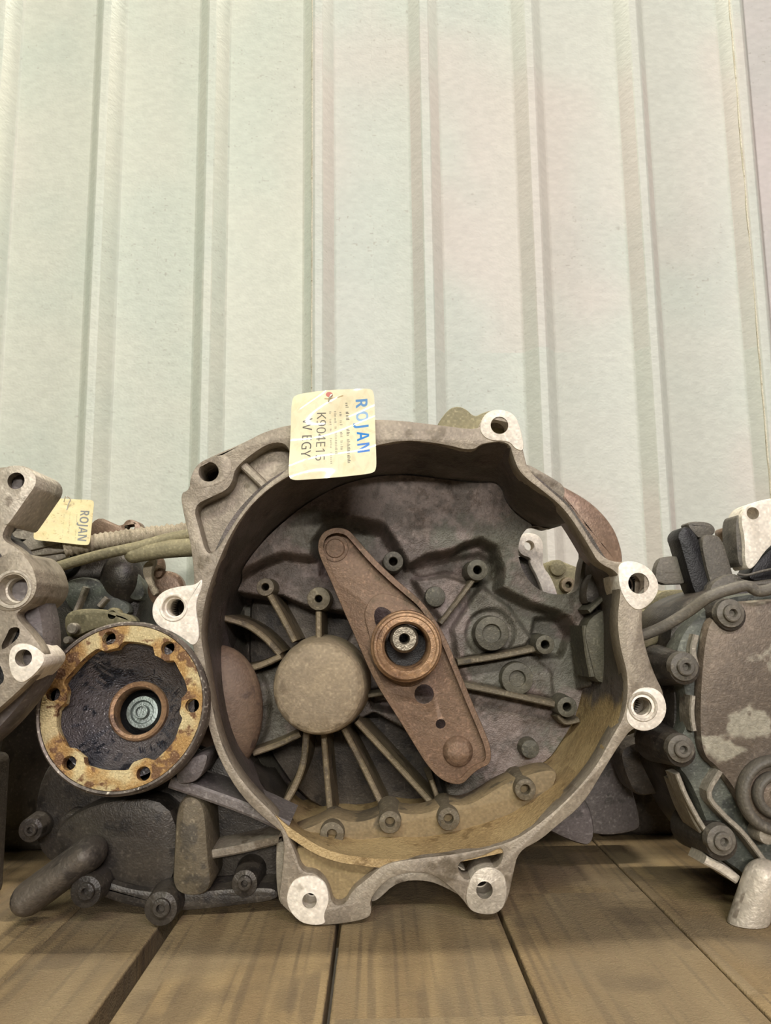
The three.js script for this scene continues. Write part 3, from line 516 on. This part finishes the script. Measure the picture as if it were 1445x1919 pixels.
  part('casing_knuckle', ext([[330, 1440], [360, 1418], [392, 1410], [384, 1440], [372, 1462], [350, 1470], [330, 1468]], 0.0, 0.05, { bevel: 0.002 }), M.purple, box);
  part('casing_back', ext([[110, 1400], [400, 1380], [540, 1540], [540, 1684], [420, 1700], [330, 1700], [130, 1640], [60, 1600], [60, 1480]], -0.055, 0.11, { bevel: 0.008 }), M.oilyShade, box);
  part('casing_column', ext([[330, 1492], [384, 1492], [390, 1600], [400, 1680], [320, 1682], [324, 1600]], -0.008, 0.06, { bevel: 0.005, round: 3 }), M.boss, box);
  part('differential_cover', ext([[90, 1560], [170, 1500], [330, 1490], [334, 1640], [300, 1676], [200, 1650], [150, 1640], [120, 1600]], -0.026, 0.06, { bevel: 0.006 }), M.oilyShade, box);
  part('casing_rim', ext([[140, 1660], [170, 1640], [250, 1668], [330, 1672], [500, 1660], [524, 1670], [520, 1690], [440, 1700], [330, 1712], [230, 1700]], -0.02, 0.1, { bevel: 0.004 }), M.oilyShade, box);
  { const g = new THREE.CapsuleGeometry(0.0135, 0.056, 8, 20), c = P(112, 1640, -0.012); g.scale(1, 1, 1.6); g.rotateZ(-0.95); g.translate(c.x, c.y, c.z); part('casing_foot', g, M.dark, box, 'rounded dark foot at the lower left'); }
  for (const [x, y, r, z] of [[160, 1672, 26, 0.004], [301, 1703, 28, 0.004], [458, 1656, 22, -0.014], [130, 1548, 20, -0.03], [56, 1556, 20, -0.03]]) { bolt(x, y, z, r, M.oilyShade, box); part('bolt_seat', bossG(x, y, z - 0.004, r * 1.12, 0, 0.05), M.oilyShade, box); }
  // fins behind the lower right of the bell
  part('casing_fin', ext([[1000, 1400], [1150, 1400], [1180, 1460], [1204, 1540], [1196, 1560], [1120, 1570], [1060, 1540], [1010, 1500]], -0.15, 0.06, { bevel: 0.004 }), M.purple, box);
  part('casing_fin', ext([[1000, 1480], [1080, 1480], [1108, 1510], [1118, 1560], [1110, 1586], [1090, 1586], [1040, 1566], [1000, 1540]], -0.1, 0.045, { bevel: 0.006 }), M.purple, box, 'rounded grey fin');
}

// ---------------------------------------------------------------- the casting cut off by the left edge
{
  const z = 0.085, c = P(-60, 1300, z);
  const g = thing('gearbox', 'bare aluminium casting with pierced lugs, cut off by the left edge, before the round flange', 'gearbox', [c.x - 0.05, 0, z - 0.05]);
  const face = [[-260, 870], [-40, 880], [0, 875], [40, 872], [64, 884], [68, 905], [52, 930], [30, 962], [8, 992], [4, 1010], [30, 1024], [52, 1044], [66, 1082], [70, 1106], [60, 1130], [34, 1146], [30, 1156], [58, 1186], [80, 1216], [84, 1240], [60, 1272], [0, 1328], [-80, 1392], [-260, 1420]];
  const cut = [[-10, 1020], [6, 1034], [16, 1056], [6, 1070], [-20, 1080], [-60, 1060], [-40, 1010]], cut2 = [[16, 1170], [42, 1170], [42, 1194], [26, 1210], [2, 1226], [-4, 1210], [6, 1192]], cut3 = [[-40, 1220], [0, 1232], [16, 1270], [4, 1290], [-30, 1300], [-60, 1270]];
  part('flange', ext(face, z, 0.014, { holes: [[30, 901, 18], [24, 1104, 36], [44, 1233, 18], cut, cut2, cut3], bevel: 0.002 }), M.castPlate, g, 'machined face with holes');
  part('cavity_shade', ext([[-70, 1160], [44, 1160], [30, 1290], [-70, 1310]], z - 0.0142, 0.0015, { bevel: 0 }), M.black, g);  // flat black plate standing for the shade inside the cuts
  part('mounting_lug', ext([[0, 874], [40, 870], [65, 884], [70, 906], [50, 934], [28, 966], [10, 990], [-6, 966], [-20, 920]], z + 0.0008, 0.05, { holes: [[30, 901, 15]], bevel: 0.002 }), M.bareDull, g, 'pale lug at the top of the casting');
  part('mounting_lug', ext([[-20, 1066], [0, 1040], [30, 1030], [56, 1050], [70, 1086], [68, 1112], [50, 1136], [20, 1148], [-10, 1142], [-24, 1110]], z + 0.0012, 0.06, { holes: [[24, 1104, 27]], bevel: 0.002 }), M.castPlate, g);
  part('bushing', latheZ([[0.0085, -0.02], [0.0085, -0.01], [0.0098, -0.0095], [0.0115, 0.0002], [0.0122, 0.0008], [0.0138, 0.0008], [0.0142, 0], [0.0142, -0.02]], P(24, 1104, z + 0.0012), 32), M.bareDull, g);
  part('mounting_lug', ext([[14, 1220], [30, 1204], [60, 1206], [82, 1226], [84, 1242], [60, 1270], [36, 1284], [16, 1262]], z + 0.0012, 0.04, { holes: [[44, 1233, 15]], bevel: 0.002 }), M.bare, g, 'bright worn lug with a round hole');
  part('casing_body', ext([[-260, 1010], [0, 1000], [20, 1016], [44, 1050], [62, 1096], [76, 1130], [86, 1180], [84, 1240], [74, 1280], [24, 1346], [-20, 1390], [-60, 1420], [-260, 1430]], z - 0.016, 0.04, { bevel: 0.012, round: 2 }), M.purple, g, 'smooth side of the casting');
  part('lug_arm', ext([[-60, 900], [0, 882], [40, 882], [46, 904], [40, 934], [14, 972], [-6, 1000], [-60, 1010]], z - 0.01, 0.03, { bevel: 0.008 }), M.purple, g);
  part('casing_back', ext([[-420, 900], [-180, 960], [-110, 1010], [-90, 1200], [-110, 1340], [-140, 1470], [-160, 1560], [-420, 1560]], z - 0.05, 0.125, { bevel: 0.01 }), M.dark, g);
  const b = P(-60, 1500, z - 0.06), a = P(-420, 1500, z - 0.06); part('casing_foot', boxAt(a.x, 0.0006, z - 0.175, b.x - 0.02, b.y + 0.02, z - 0.06, 0.008), M.dark, g);
}
// ---------------------------------------------------------------- gearbox behind, seen over the drive flange
const gearBehind = thing('gearbox', 'dark gearbox with cast webs behind the round flange, under the hoses', 'gearbox', [P(180, 1100, -0.2).x, 0, -0.22]);
{
  const z = -0.19, g = gearBehind;
  part('casing_body', ext([[-40, 1000], [60, 990], [130, 1010], [240, 1020], [262, 1060], [270, 1120], [250, 1180], [300, 1300], [300, 1440], [100, 1560], [-40, 1560]], z - 0.02, 0.085, { bevel: 0.01 }), M.oilyShade, g);
  part('casing_web', ext([[112, 1092], [160, 1078], [196, 1094], [220, 1120], [240, 1130], [246, 1150], [210, 1162], [150, 1160], [120, 1130]], z - 0.004, 0.016, { bevel: 0.004 }), M.greenGrey, g);
  part('casing_web', ext([[196, 1066], [230, 1044], [256, 1064], [272, 1104], [268, 1124], [248, 1126], [232, 1110], [214, 1086]], z - 0.008, 0.02, { bevel: 0.003 }), M.greenGrey, g);
  part('casing_dome', (() => { const s = new THREE.SphereGeometry(1, 32, 24), c = P(230, 1085, z - 0.02); s.scale(0.024, 0.03, 0.022); s.translate(c.x, c.y, c.z); return s; })(), M.oilyShade, g);
  part('rib', ribG([[158, 1100], [144, 1136], [128, 1170]], z + 0.006, 0.02, 8), M.pale, g);
  part('rib', ribG([[198, 1120], [184, 1136]], z + 0.006, 0.02, 8), M.pale, g);
  part('cover_ring', ext([[120, 1150], [150, 1140], [200, 1142], [244, 1154], [250, 1170], [180, 1176], [130, 1200], [120, 1180]], z + 0.01, 0.03, { holes: [[210, 1152, 7]], bevel: 0.003 }), M.olive, g);
  part('pin', latheZ([[0.006, -0.02], [0.006, -0.002], [0.0045, 0], [0, 0]], P(134, 1178, z + 0.02), 20), M.pale, g, 'pale round pin');
  part('pin', latheZ([[0.004, -0.02], [0.004, -0.002], [0.003, 0], [0, 0]], P(124, 1200, z + 0.02), 20), M.pale, g);
  part('mounting_ear', ext([[150, 1010], [180, 966], [210, 980], [226, 986], [240, 974], [258, 976], [266, 990], [270, 1010]], z - 0.03, 0.02, { holes: [[243, 986, 9]], bevel: 0.002 }), M.brownCap, g, 'brown ear with a hole');
  part('plate_arm', ext([[20, 992], [40, 970], [55, 936], [66, 936], [72, 950], [72, 990], [70, 1012], [26, 1010]], z, 0.008, { holes: [[66, 948, 7]], bevel: 0.001 }), M.pale, g);
  part('plate_arm', ext([[22, 982], [66, 974], [68, 982], [24, 990]], z + 0.006, 0.004, { bevel: 0.0008 }), M.bare, g, 'bright strip of bare metal');
  part('sensor_block', ext([[20, 1000], [90, 980], [140, 1000], [150, 1060], [110, 1090], [70, 1080]], z - 0.006, 0.05, { bevel: 0.006 }), M.black, g);
  part('spring_clip', ext([[268, 1056], [286, 1046], [292, 1050], [282, 1072], [286, 1096], [296, 1110], [286, 1120], [276, 1096], [266, 1076]], z + 0.02, 0.012, { bevel: 0.002 }), M.hoseWrap, g, 'cream curved clip');
  part('cap_disc', latheZ([[0.02, -0.012], [0.02, -0.002], [0.018, 0], [0.013, 0.001], [0, 0.001]], P(310, 1104, z - 0.01), 36), M.brownCap, g, 'brown round cap');
  part('cap_bracket', ext([[284, 1080], [292, 1044], [304, 1044], [308, 1066], [300, 1084]], z - 0.002, 0.01, { bevel: 0.001 }), M.lever, g);
  const a = P(-40, 1500, z - 0.1), b = P(300, 1500, z - 0.1); part('casing_foot', boxAt(a.x, 0.0006, z - 0.1, b.x, 0.14, z - 0.025, 0.008), M.oilyShade, g);
  solo('wrapped_hose', (() => { const pts = [[120, 1030], [170, 1018], [230, 1008], [290, 1000], [360, 994], [420, 990]].map(([x, y], i) => P(x, y, z + 0.035 - i * 0.008)), c = new THREE.CatmullRomCurve3(pts), t = new THREE.TubeGeometry(c, 160, 0.0085, 14), p = t.attributes.position, nn = t.attributes.normal; for (let i = 0; i < p.count; i++) { const d = 0.0026 * (vnoise(p.getX(i) * 220, p.getY(i) * 220, p.getZ(i) * 220) - 0.5) + 0.0008 * Math.sin(Math.floor(i / 15) * 1.25); p.setXYZ(i, p.getX(i) + nn.getX(i) * d, p.getY(i) + nn.getY(i) * d, p.getZ(i) + nn.getZ(i) * d); } t.computeVertexNormals(); return [t]; })(), M.hoseWrap, 'ragged cream wrapped hose running behind the left of the bell', 'hose');
  solo('hose', tube([[110, 1062], [150, 1050], [200, 1037], [260, 1024], [310, 1010], [360, 1000], [420, 990]].map(([x, y], i) => P(x, y, z + 0.056 - i * 0.004)), 0.0056), M.olive, 'thin olive hose rising to the right above the drive flange', 'hose');
  solo('hose', tube([[250, 1038], [300, 1030], [352, 1026], [430, 1024]].map(([x, y]) => P(x, y, z + 0.04)), 0.0098), M.olive, 'thick short olive hose under the thin one, left of the bell', 'hose');
  { // splintered piece of wood lying on the dark block
    const w = thing('wood_splinter', 'grey broken piece of wood with a splintered end under the far paper tag', 'wood', [P(80, 1030, z + 0.03).x, P(80, 1030, z + 0.03).y, z + 0.03]);
    for (const q of [[[30, 1022], [60, 1004], [100, 996], [104, 1004], [120, 1000], [118, 1006], [132, 1012], [100, 1020], [64, 1030], [40, 1034]], [[40, 1036], [70, 1026], [110, 1016], [132, 1014], [126, 1024], [136, 1030], [100, 1038], [60, 1042]], [[48, 1046], [90, 1036], [126, 1038], [124, 1046], [90, 1056], [60, 1060]]].map((p, i) => [p, i])) part('splinter', ext(q[0], z + 0.032 - q[1] * 0.005, 0.01, { bevel: 0.0012, round: 1 }), M.pale, w);
  }
}
// ---------------------------------------------------------------- gearbox seen through the window and right of the bell
{
  const z = -0.2, g = thing('gearbox', 'small brown gearbox behind the bell, its bright lug showing through the window', 'gearbox', [P(1080, 1150, z).x, 0, z - 0.03]);
  part('mounting_lug', ext([[968, 1022], [974, 1004], [992, 997], [1012, 1004], [1020, 1024], [1016, 1060], [1034, 1082], [1048, 1122], [1044, 1140], [1026, 1136], [1010, 1086], [992, 1054], [996, 1046], [976, 1040]], z, 0.02, { holes: [[992, 1022, 9]], bevel: 0.0014 }), M.bare, g, 'white bare lug with one hole');
  part('casing_neck', ext([[960, 1040], [992, 1046], [1010, 1086], [1030, 1140], [1000, 1140], [976, 1090]], z - 0.012, 0.03, { bevel: 0.003 }), M.dark, g);
  part('casing_body', ext([[1018, 1054], [1050, 1048], [1082, 1062], [1150, 1080], [1230, 1104], [1280, 1112], [1300, 1170], [1290, 1300], [1240, 1420], [1100, 1420], [1040, 1200], [1010, 1130]], z - 0.03, 0.07, { bevel: 0.008 }), M.olive, g);
  part('casing_knob', bossG(1046, 1064, z - 0.024, 15, 0, 0.02, {}), M.olive, g); part('casing_knob', bossG(1066, 1096, z - 0.02, 14, 6, 0.02, {}), M.ribs, g);
  part('casing_knob', bossG(1266, 1128, z + 0.0, 15, 0, 0.04, {}), M.plastic, g);
  part('bracket_plate', ext([[1236, 1108], [1262, 1104], [1300, 1106], [1304, 1136], [1280, 1150], [1210, 1156], [1200, 1140]], z + 0.005, 0.04, { bevel: 0.003 }), M.olive, g);
  part('clamp', ext([[1188, 1150], [1215, 1140], [1248, 1142], [1244, 1160], [1210, 1180], [1192, 1200], [1184, 1180]], z + 0.03, 0.02, { holes: [[[1216, 1162], [1232, 1148], [1246, 1146], [1240, 1156], [1222, 1164]]], bevel: 0.002 }), M.olive, g, 'olive clamp with a slot');
  part('cable_block', ext([[1200, 1210], [1240, 1184], [1262, 1186], [1276, 1208], [1266, 1232], [1230, 1244], [1200, 1240]], z + 0.02, 0.03, { bevel: 0.005 }), M.greenGrey, g);
  const a = P(1100, 1420, z - 0.08), b = P(1240, 1420, z - 0.08); part('casing_foot', boxAt(a.x, 0.0006, z - 0.09, b.x, b.y + 0.01, z - 0.04, 0.006), M.dark, g);
}
// ---------------------------------------------------------------- gearbox cut off by the right edge
{
  const z = 0.0, g = thing('gearbox', 'dirty gearbox with a brown bolted cover at the right edge, right of the open bell', 'gearbox', [P(1460, 1500, z).x, 0, -0.12]);
  part('casing_body', ext([[1258, 1150], [1310, 1112], [1400, 1092], [1640, 1090], [1700, 1300], [1700, 1740], [1560, 1760], [1440, 1700], [1400, 1650], [1346, 1610], [1304, 1556], [1270, 1490], [1246, 1440], [1258, 1380], [1262, 1300], [1250, 1220]], z - 0.03, 0.1, { bevel: 0.01 }), M.oilyShade, g);
  part('casing_back', ext([[1420, 1110], [1640, 1090], [1700, 1300], [1700, 1700], [1560, 1700], [1440, 1640]], z - 0.12, 0.14, { bevel: 0.01 }), M.oilyShade, g);
  part('casing_flange', ext([[1280, 1180], [1330, 1130], [1400, 1108], [1640, 1100], [1690, 1700], [1560, 1740], [1430, 1680], [1390, 1636], [1352, 1612], [1330, 1560], [1296, 1470], [1262, 1428], [1258, 1390], [1286, 1370], [1284, 1290], [1266, 1262], [1262, 1234]], z - 0.012, 0.03, { bevel: 0.005 }), M.greenGrey, g);
  part('cover_plate', ext([[1322, 1180], [1340, 1150], [1356, 1130], [1420, 1124], [1640, 1110], [1680, 1600], [1500, 1620], [1440, 1570], [1400, 1530], [1376, 1480], [1344, 1440], [1318, 1420], [1310, 1370], [1312, 1280]], z, 0.02, { bevel: 0.006 }), M.cover, g, 'brown dirty cover plate with pale worn patches');
  part('casting_rib', ribG([[1306, 1190], [1300, 1220], [1306, 1250]], z - 0.004, 0.02, 12), M.pale, g);
  part('casting_rib', ribG([[1300, 1304], [1298, 1336], [1302, 1370]], z - 0.002, 0.02, 10), M.pale, g);
  part('casting_rib', ribG([[1276, 1466], [1300, 1530], [1340, 1596]], z - 0.006, 0.03, 10), M.pale, g);
  part('casting_rib', ribG([[1270, 1450], [1286, 1490], [1316, 1546], [1326, 1560]], z - 0.0, 0.02, 9), M.pale, g);
  part('casting_rib', ribG([[1352, 1446], [1330, 1490], [1360, 1530], [1392, 1560], [1446, 1630]], z + 0.002, 0.02, 10), M.pale, g);
  part('casting_rib', ribG([[1322, 1612], [1352, 1628], [1384, 1650]], z - 0.0, 0.03, 16), M.bareDull, g);
  for (const [x, y, r] of [[1374, 1149, 27], [1287, 1250, 27], [1281, 1405, 26], [1357, 1578, 28]]) { part('bolt_seat', bossG(x - 4, y + 4, z + 0.004, r + 2, 0, 0.06, { draft: 0.1 }), M.oilyShade, g); bolt(x, y, z + 0.012, r, M.plastic, g); }
  for (const [r, t, m, w] of [[62, 0.0045, M.plastic, 6], [34, 0.004, M.plastic, 4]]) { const k = mpp(1454, 1490, z), q = new THREE.TorusGeometry(r * k, t, 14, 56), c = P(1454, 1490, z + 0.004); q.scale(1, 1, 1.6); q.translate(c.x, c.y, c.z); part('cover_ring', q, m, g); }
  part('cover_hub', bossG(1454, 1490, z + 0.004, 26, 10, 0.02), M.cover, g);
  part('casting_knob', bossG(1440, 1566, z + 0.006, 17, 0, 0.03), M.pale, g);
  { const s = new THREE.CapsuleGeometry(0.0165, 0.036, 10, 24), c = P(1418, 1692, z + 0.008); s.rotateZ(-0.42); s.scale(1, 1, 0.8); s.translate(c.x, c.y, c.z); part('casing_finger', s, M.bareDull, g, 'pale rounded finger at the bottom'); }
  part('sump_block', ext([[1160, 1404], [1196, 1388], [1230, 1376], [1290, 1376], [1310, 1470], [1290, 1490], [1240, 1488], [1192, 1496], [1170, 1450]], z - 0.1, 0.04, { bevel: 0.006 }), M.dark, g);
  part('side_block', ext([[1232, 1266], [1270, 1258], [1300, 1280], [1300, 1420], [1250, 1410], [1236, 1340]], z - 0.05, 0.08, { bevel: 0.008 }), M.dark, g);
  { const s = new THREE.CapsuleGeometry(0.01, 0.03, 8, 16), c = P(1452, 1732, -0.03); s.rotateX(Math.PI / 2); s.translate(c.x + 0.03, 0.0105, c.z); part('casing_foot', s, M.oilyShade, g); }
  // black plastic connector bracket and the bright lug above
  part('connector_housing', ext([[1312, 1004], [1340, 1000], [1356, 1010], [1372, 1064], [1384, 1106], [1340, 1122], [1322, 1060]], z - 0.06, 0.02, { bevel: 0.003 }), M.plastic, g, 'grey plastic connector');
  part('connector_side', ext([[1268, 1000], [1288, 982], [1310, 1004], [1324, 1060], [1344, 1124], [1306, 1126], [1286, 1060], [1276, 1022]], z - 0.064, 0.03, { bevel: 0.003 }), M.black, g);
  part('connector_cap', ext([[1286, 982], [1298, 976], [1336, 978], [1346, 1000], [1312, 1010], [1304, 1004]], z - 0.066, 0.02, { bevel: 0.003 }), M.plastic, g);
  part('connector_tab', ext([[1228, 1070], [1234, 1050], [1246, 1042], [1290, 1042], [1296, 1066], [1296, 1094], [1230, 1096]], z - 0.08, 0.012, { holes: [[[1244, 1072], [1290, 1070], [1290, 1078], [1244, 1078]]], bevel: 0.002, round: 1 }), M.plastic, g);
  part('connector_foot', ext([[1330, 1090], [1380, 1070], [1400, 1092], [1480, 1080], [1480, 1130], [1330, 1130]], z - 0.05, 0.04, { bevel: 0.004 }), M.plastic, g);
  part('mounting_lug', ext([[1388, 972], [1396, 950], [1420, 938], [1470, 930], [1480, 1000], [1440, 1024], [1410, 1070], [1396, 1060], [1396, 1010]], z - 0.05, 0.03, { holes: [[1411, 962, 11]], bevel: 0.0014 }), M.bare, g, 'bright lug at the top right');
  part('lug_side', ext([[1378, 970], [1392, 960], [1398, 1020], [1398, 1060], [1384, 1062], [1380, 1020]], z - 0.056, 0.03, { bevel: 0.002 }), M.plastic, g);
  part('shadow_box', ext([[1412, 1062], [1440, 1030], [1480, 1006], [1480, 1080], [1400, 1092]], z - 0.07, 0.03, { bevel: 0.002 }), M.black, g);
  part('guide_wire', tube([[1384, 1076], [1398, 1078], [1430, 1070], [1470, 1062]].map(([x, y]) => P(x, y, z - 0.045)), 0.0011, { seg: 8 }), M.plastic, g);
  part('connector_knob', ext([[1350, 990], [1372, 986], [1380, 1010], [1362, 1016]], z - 0.09, 0.02, { bevel: 0.003 }), M.brownCap, g);
  solo('hose', tube([[1190, 1196], [1240, 1176], [1290, 1146], [1330, 1118], [1370, 1104], [1402, 1098], [1420, 1108], [1470, 1096]].map(([x, y], i) => P(x, y, z - 0.024 + (i > 3 ? 0.032 : i * 0.01))), 0.0048), M.plastic, 'grey brown hose draped over the top of the right gearbox', 'hose');
  solo('hose', tube([[1180, 1212], [1224, 1196], [1262, 1170], [1310, 1150], [1340, 1140]].map(([x, y]) => P(x, y, z - 0.06)), 0.0058), M.olive, 'short olive hose between the bell and the right gearbox', 'hose');
}
// ---------------------------------------------------------------- paper tags tied on with wire
function tagTexture(fresh) {
  const n = 1024, cv = document.createElement('canvas'); cv.width = cv.height = n; const x = cv.getContext('2d'), R = rng(fresh ? 5 : 9);
  x.fillStyle = fresh ? '#ede3bd' : '#d8cb9c'; x.fillRect(0, 0, n, n);
  for (let i = 0; i < 260; i++) { x.fillStyle = `rgba(${150 + R() * 60},${130 + R() * 50},${80 + R() * 40},${0.02 + 0.05 * R()})`; x.beginPath(); x.ellipse(R() * n, R() * n, 20 + R() * 90, 10 + R() * 40, R() * 3, 0, 7); x.fill(); }
  if (!fresh) for (let i = 0; i < 70; i++) { x.fillStyle = `rgba(110,90,60,${0.1 + 0.2 * R()})`; x.beginPath(); x.ellipse(R() * n, R() * n, 4 + R() * 26, 3 + R() * 14, R() * 3, 0, 7); x.fill(); }
  if (fresh) { x.fillStyle = 'rgba(190,90,80,0.85)'; x.beginPath(); x.ellipse(470, 52, 44, 30, 0.2, 0, 7); x.fill(); x.strokeStyle = 'rgba(150,120,60,0.6)'; x.lineWidth = 14; x.beginPath(); x.moveTo(410, 95); x.quadraticCurveTo(500, 110, 640, 70); x.stroke(); }
  const down = (text, px, py, font, style, turn = 0) => { x.save(); x.translate(px, py); x.rotate(Math.PI / 2 + turn); x.font = font; x.fillStyle = style; x.textBaseline = 'middle'; x.fillText(text, 0, 0); x.restore(); };
  const faint = (px, y0, y1, w, a) => { for (let y = y0; y < y1; y += 14 + R() * 12) { if (R() < 0.18) { y += 16; continue; } x.fillStyle = `rgba(50,48,44,${a * (0.6 + 0.4 * R())})`; x.fillRect(px + (y - y0) * 0.03, y, w * (0.6 + 0.4 * R()), 8 + R() * 4); } };
  if (fresh) {
    x.save(); x.translate(862, 100); x.rotate(Math.PI / 2 - 0.02); x.font = 'bold 205px sans-serif'; x.textBaseline = 'middle'; x.scale(0.9, 1);
    [['R', '#5f93c4'], ['O', '#8fb4d6'], ['J', '#3f86c6'], ['A', '#1d7fca'], ['N', '#3f7fd0']].forEach(([c, s], i) => { x.fillStyle = s; x.fillText(c, [0, 158, 338, 440, 590][i], 0); }); x.restore();
    faint(665, 150, 880, 40, 0.8); faint(590, 250, 700, 32, 0.5); faint(525, 240, 740, 30, 0.5); faint(465, 200, 880, 26, 0.42);
    down('K904E15', 372, 236, '152px sans-serif', 'rgba(60,58,50,0.78)', 0.02); down('W EGY', 205, 300, '160px sans-serif', 'rgba(48,46,40,0.85)', 0.03);
  } else {
    x.save(); x.translate(870, 230); x.rotate(Math.PI / 2); x.font = 'bold 230px sans-serif'; x.textBaseline = 'middle'; x.fillStyle = 'rgba(96,104,112,0.8)'; x.fillText('ROJAN', 0, 0); x.restore();
    faint(720, 300, 900, 26, 0.3); faint(600, 300, 900, 22, 0.25); faint(500, 360, 900, 22, 0.22);
  }
  const t = new THREE.CanvasTexture(cv); t.colorSpace = THREE.SRGBColorSpace; return t;
}
function paperTag(corners, bend, tex, z0, z1, label, wireAt) {
  const n = 36, grid = (side) => {
    const pos = [], uv = [], idx = [];
    for (let j = 0; j <= n; j++) for (let i = 0; i <= n; i++) {
      let u = (i / n) * 2 - 1, v = (j / n) * 2 - 1; const u2 = u * (1 - 0.045 * Math.abs(v) ** 14), w2 = v * (1 - 0.045 * Math.abs(u) ** 14); u = (u2 + 1) / 2; v = (w2 + 1) / 2;
      const top = [corners[0][0] + (corners[1][0] - corners[0][0]) * u, corners[0][1] + (corners[1][1] - corners[0][1]) * u], bot = [corners[3][0] + (corners[2][0] - corners[3][0]) * u, corners[3][1] + (corners[2][1] - corners[3][1]) * u];
      const px = top[0] + (bot[0] - top[0]) * v, py = top[1] + (bot[1] - top[1]) * v, p = P(px, py, z0 + (z1 - z0) * v);
      p.z += bend(u, v) + side * 0.00025; pos.push(p.x, p.y, p.z); uv.push(u, 1 - v);
    }
    for (let j = 0; j < n; j++) for (let i = 0; i < n; i++) { const a = j * (n + 1) + i; idx.push(a, a + n + 1, a + 1, a + 1, a + n + 1, a + n + 2); }
    const g = new THREE.BufferGeometry(); g.setAttribute('position', new THREE.Float32BufferAttribute(pos, 3)); g.setAttribute('uv', new THREE.Float32BufferAttribute(uv, 2)); g.setIndex(idx); g.computeVertexNormals(); return g;
  };
  const front = grid(1), backG = grid(-1); const g = mergeGeometries([front, backG]);
  const c = P((corners[0][0] + corners[2][0]) / 2, (corners[0][1] + corners[2][1]) / 2, (z0 + z1) / 2), t = thing('paper_tag', label, 'tag', [c.x, c.y, c.z]);
  g.translate(-c.x, -c.y, -c.z);
  const m = new THREE.Mesh(g, new THREE.MeshPhysicalMaterial({ map: tex, roughness: 0.55, side: THREE.DoubleSide, clearcoat: 0.9, clearcoatRoughness: 0.06 })); m.name = 'card'; m.castShadow = m.receiveShadow = true; t.add(m);
  part('tie_wire', tube(wireAt.map(([x, y, z]) => P(x, y, z)), 0.0007, { seg: 6, n: 30 }), M.wire, t);
  return t;
}
paperTag([[548, 741], [701, 729], [706, 886], [541, 902]], (u, v) => 0.0035 * Math.sin(u * 4.6 + v * 2.2) * (0.5 + 0.5 * (1 - v)) + 0.005 * (1 - v) ** 3 * u + 0.0015 * Math.sin(v * 9 + u * 2), tagTexture(true), 0.008, 0.022, 'glossy cream paper tag with blue letters, tied to the top of the open bell', [[616, 752, 0.016], [618, 744, 0.02], [624, 740, 0.012], [626, 766, -0.003], [628, 776, -0.012], [629, 774, -0.026], [631, 792, -0.031]]);
paperTag([[74, 934], [175, 936], [166, 1022], [64, 1012]], (u, v) => 0.003 * Math.sin(u * 4 + 1), tagTexture(false), -0.165, -0.14, 'stained cream paper tag with faded grey letters, lying among the hoses behind the left casting', [[120, 940, -0.158], [124, 930, -0.15], [132, 936, -0.156], [128, 946, -0.158], [124, 962, -0.16], [122, 985, -0.17]]);

renderer.render(scene, camera);
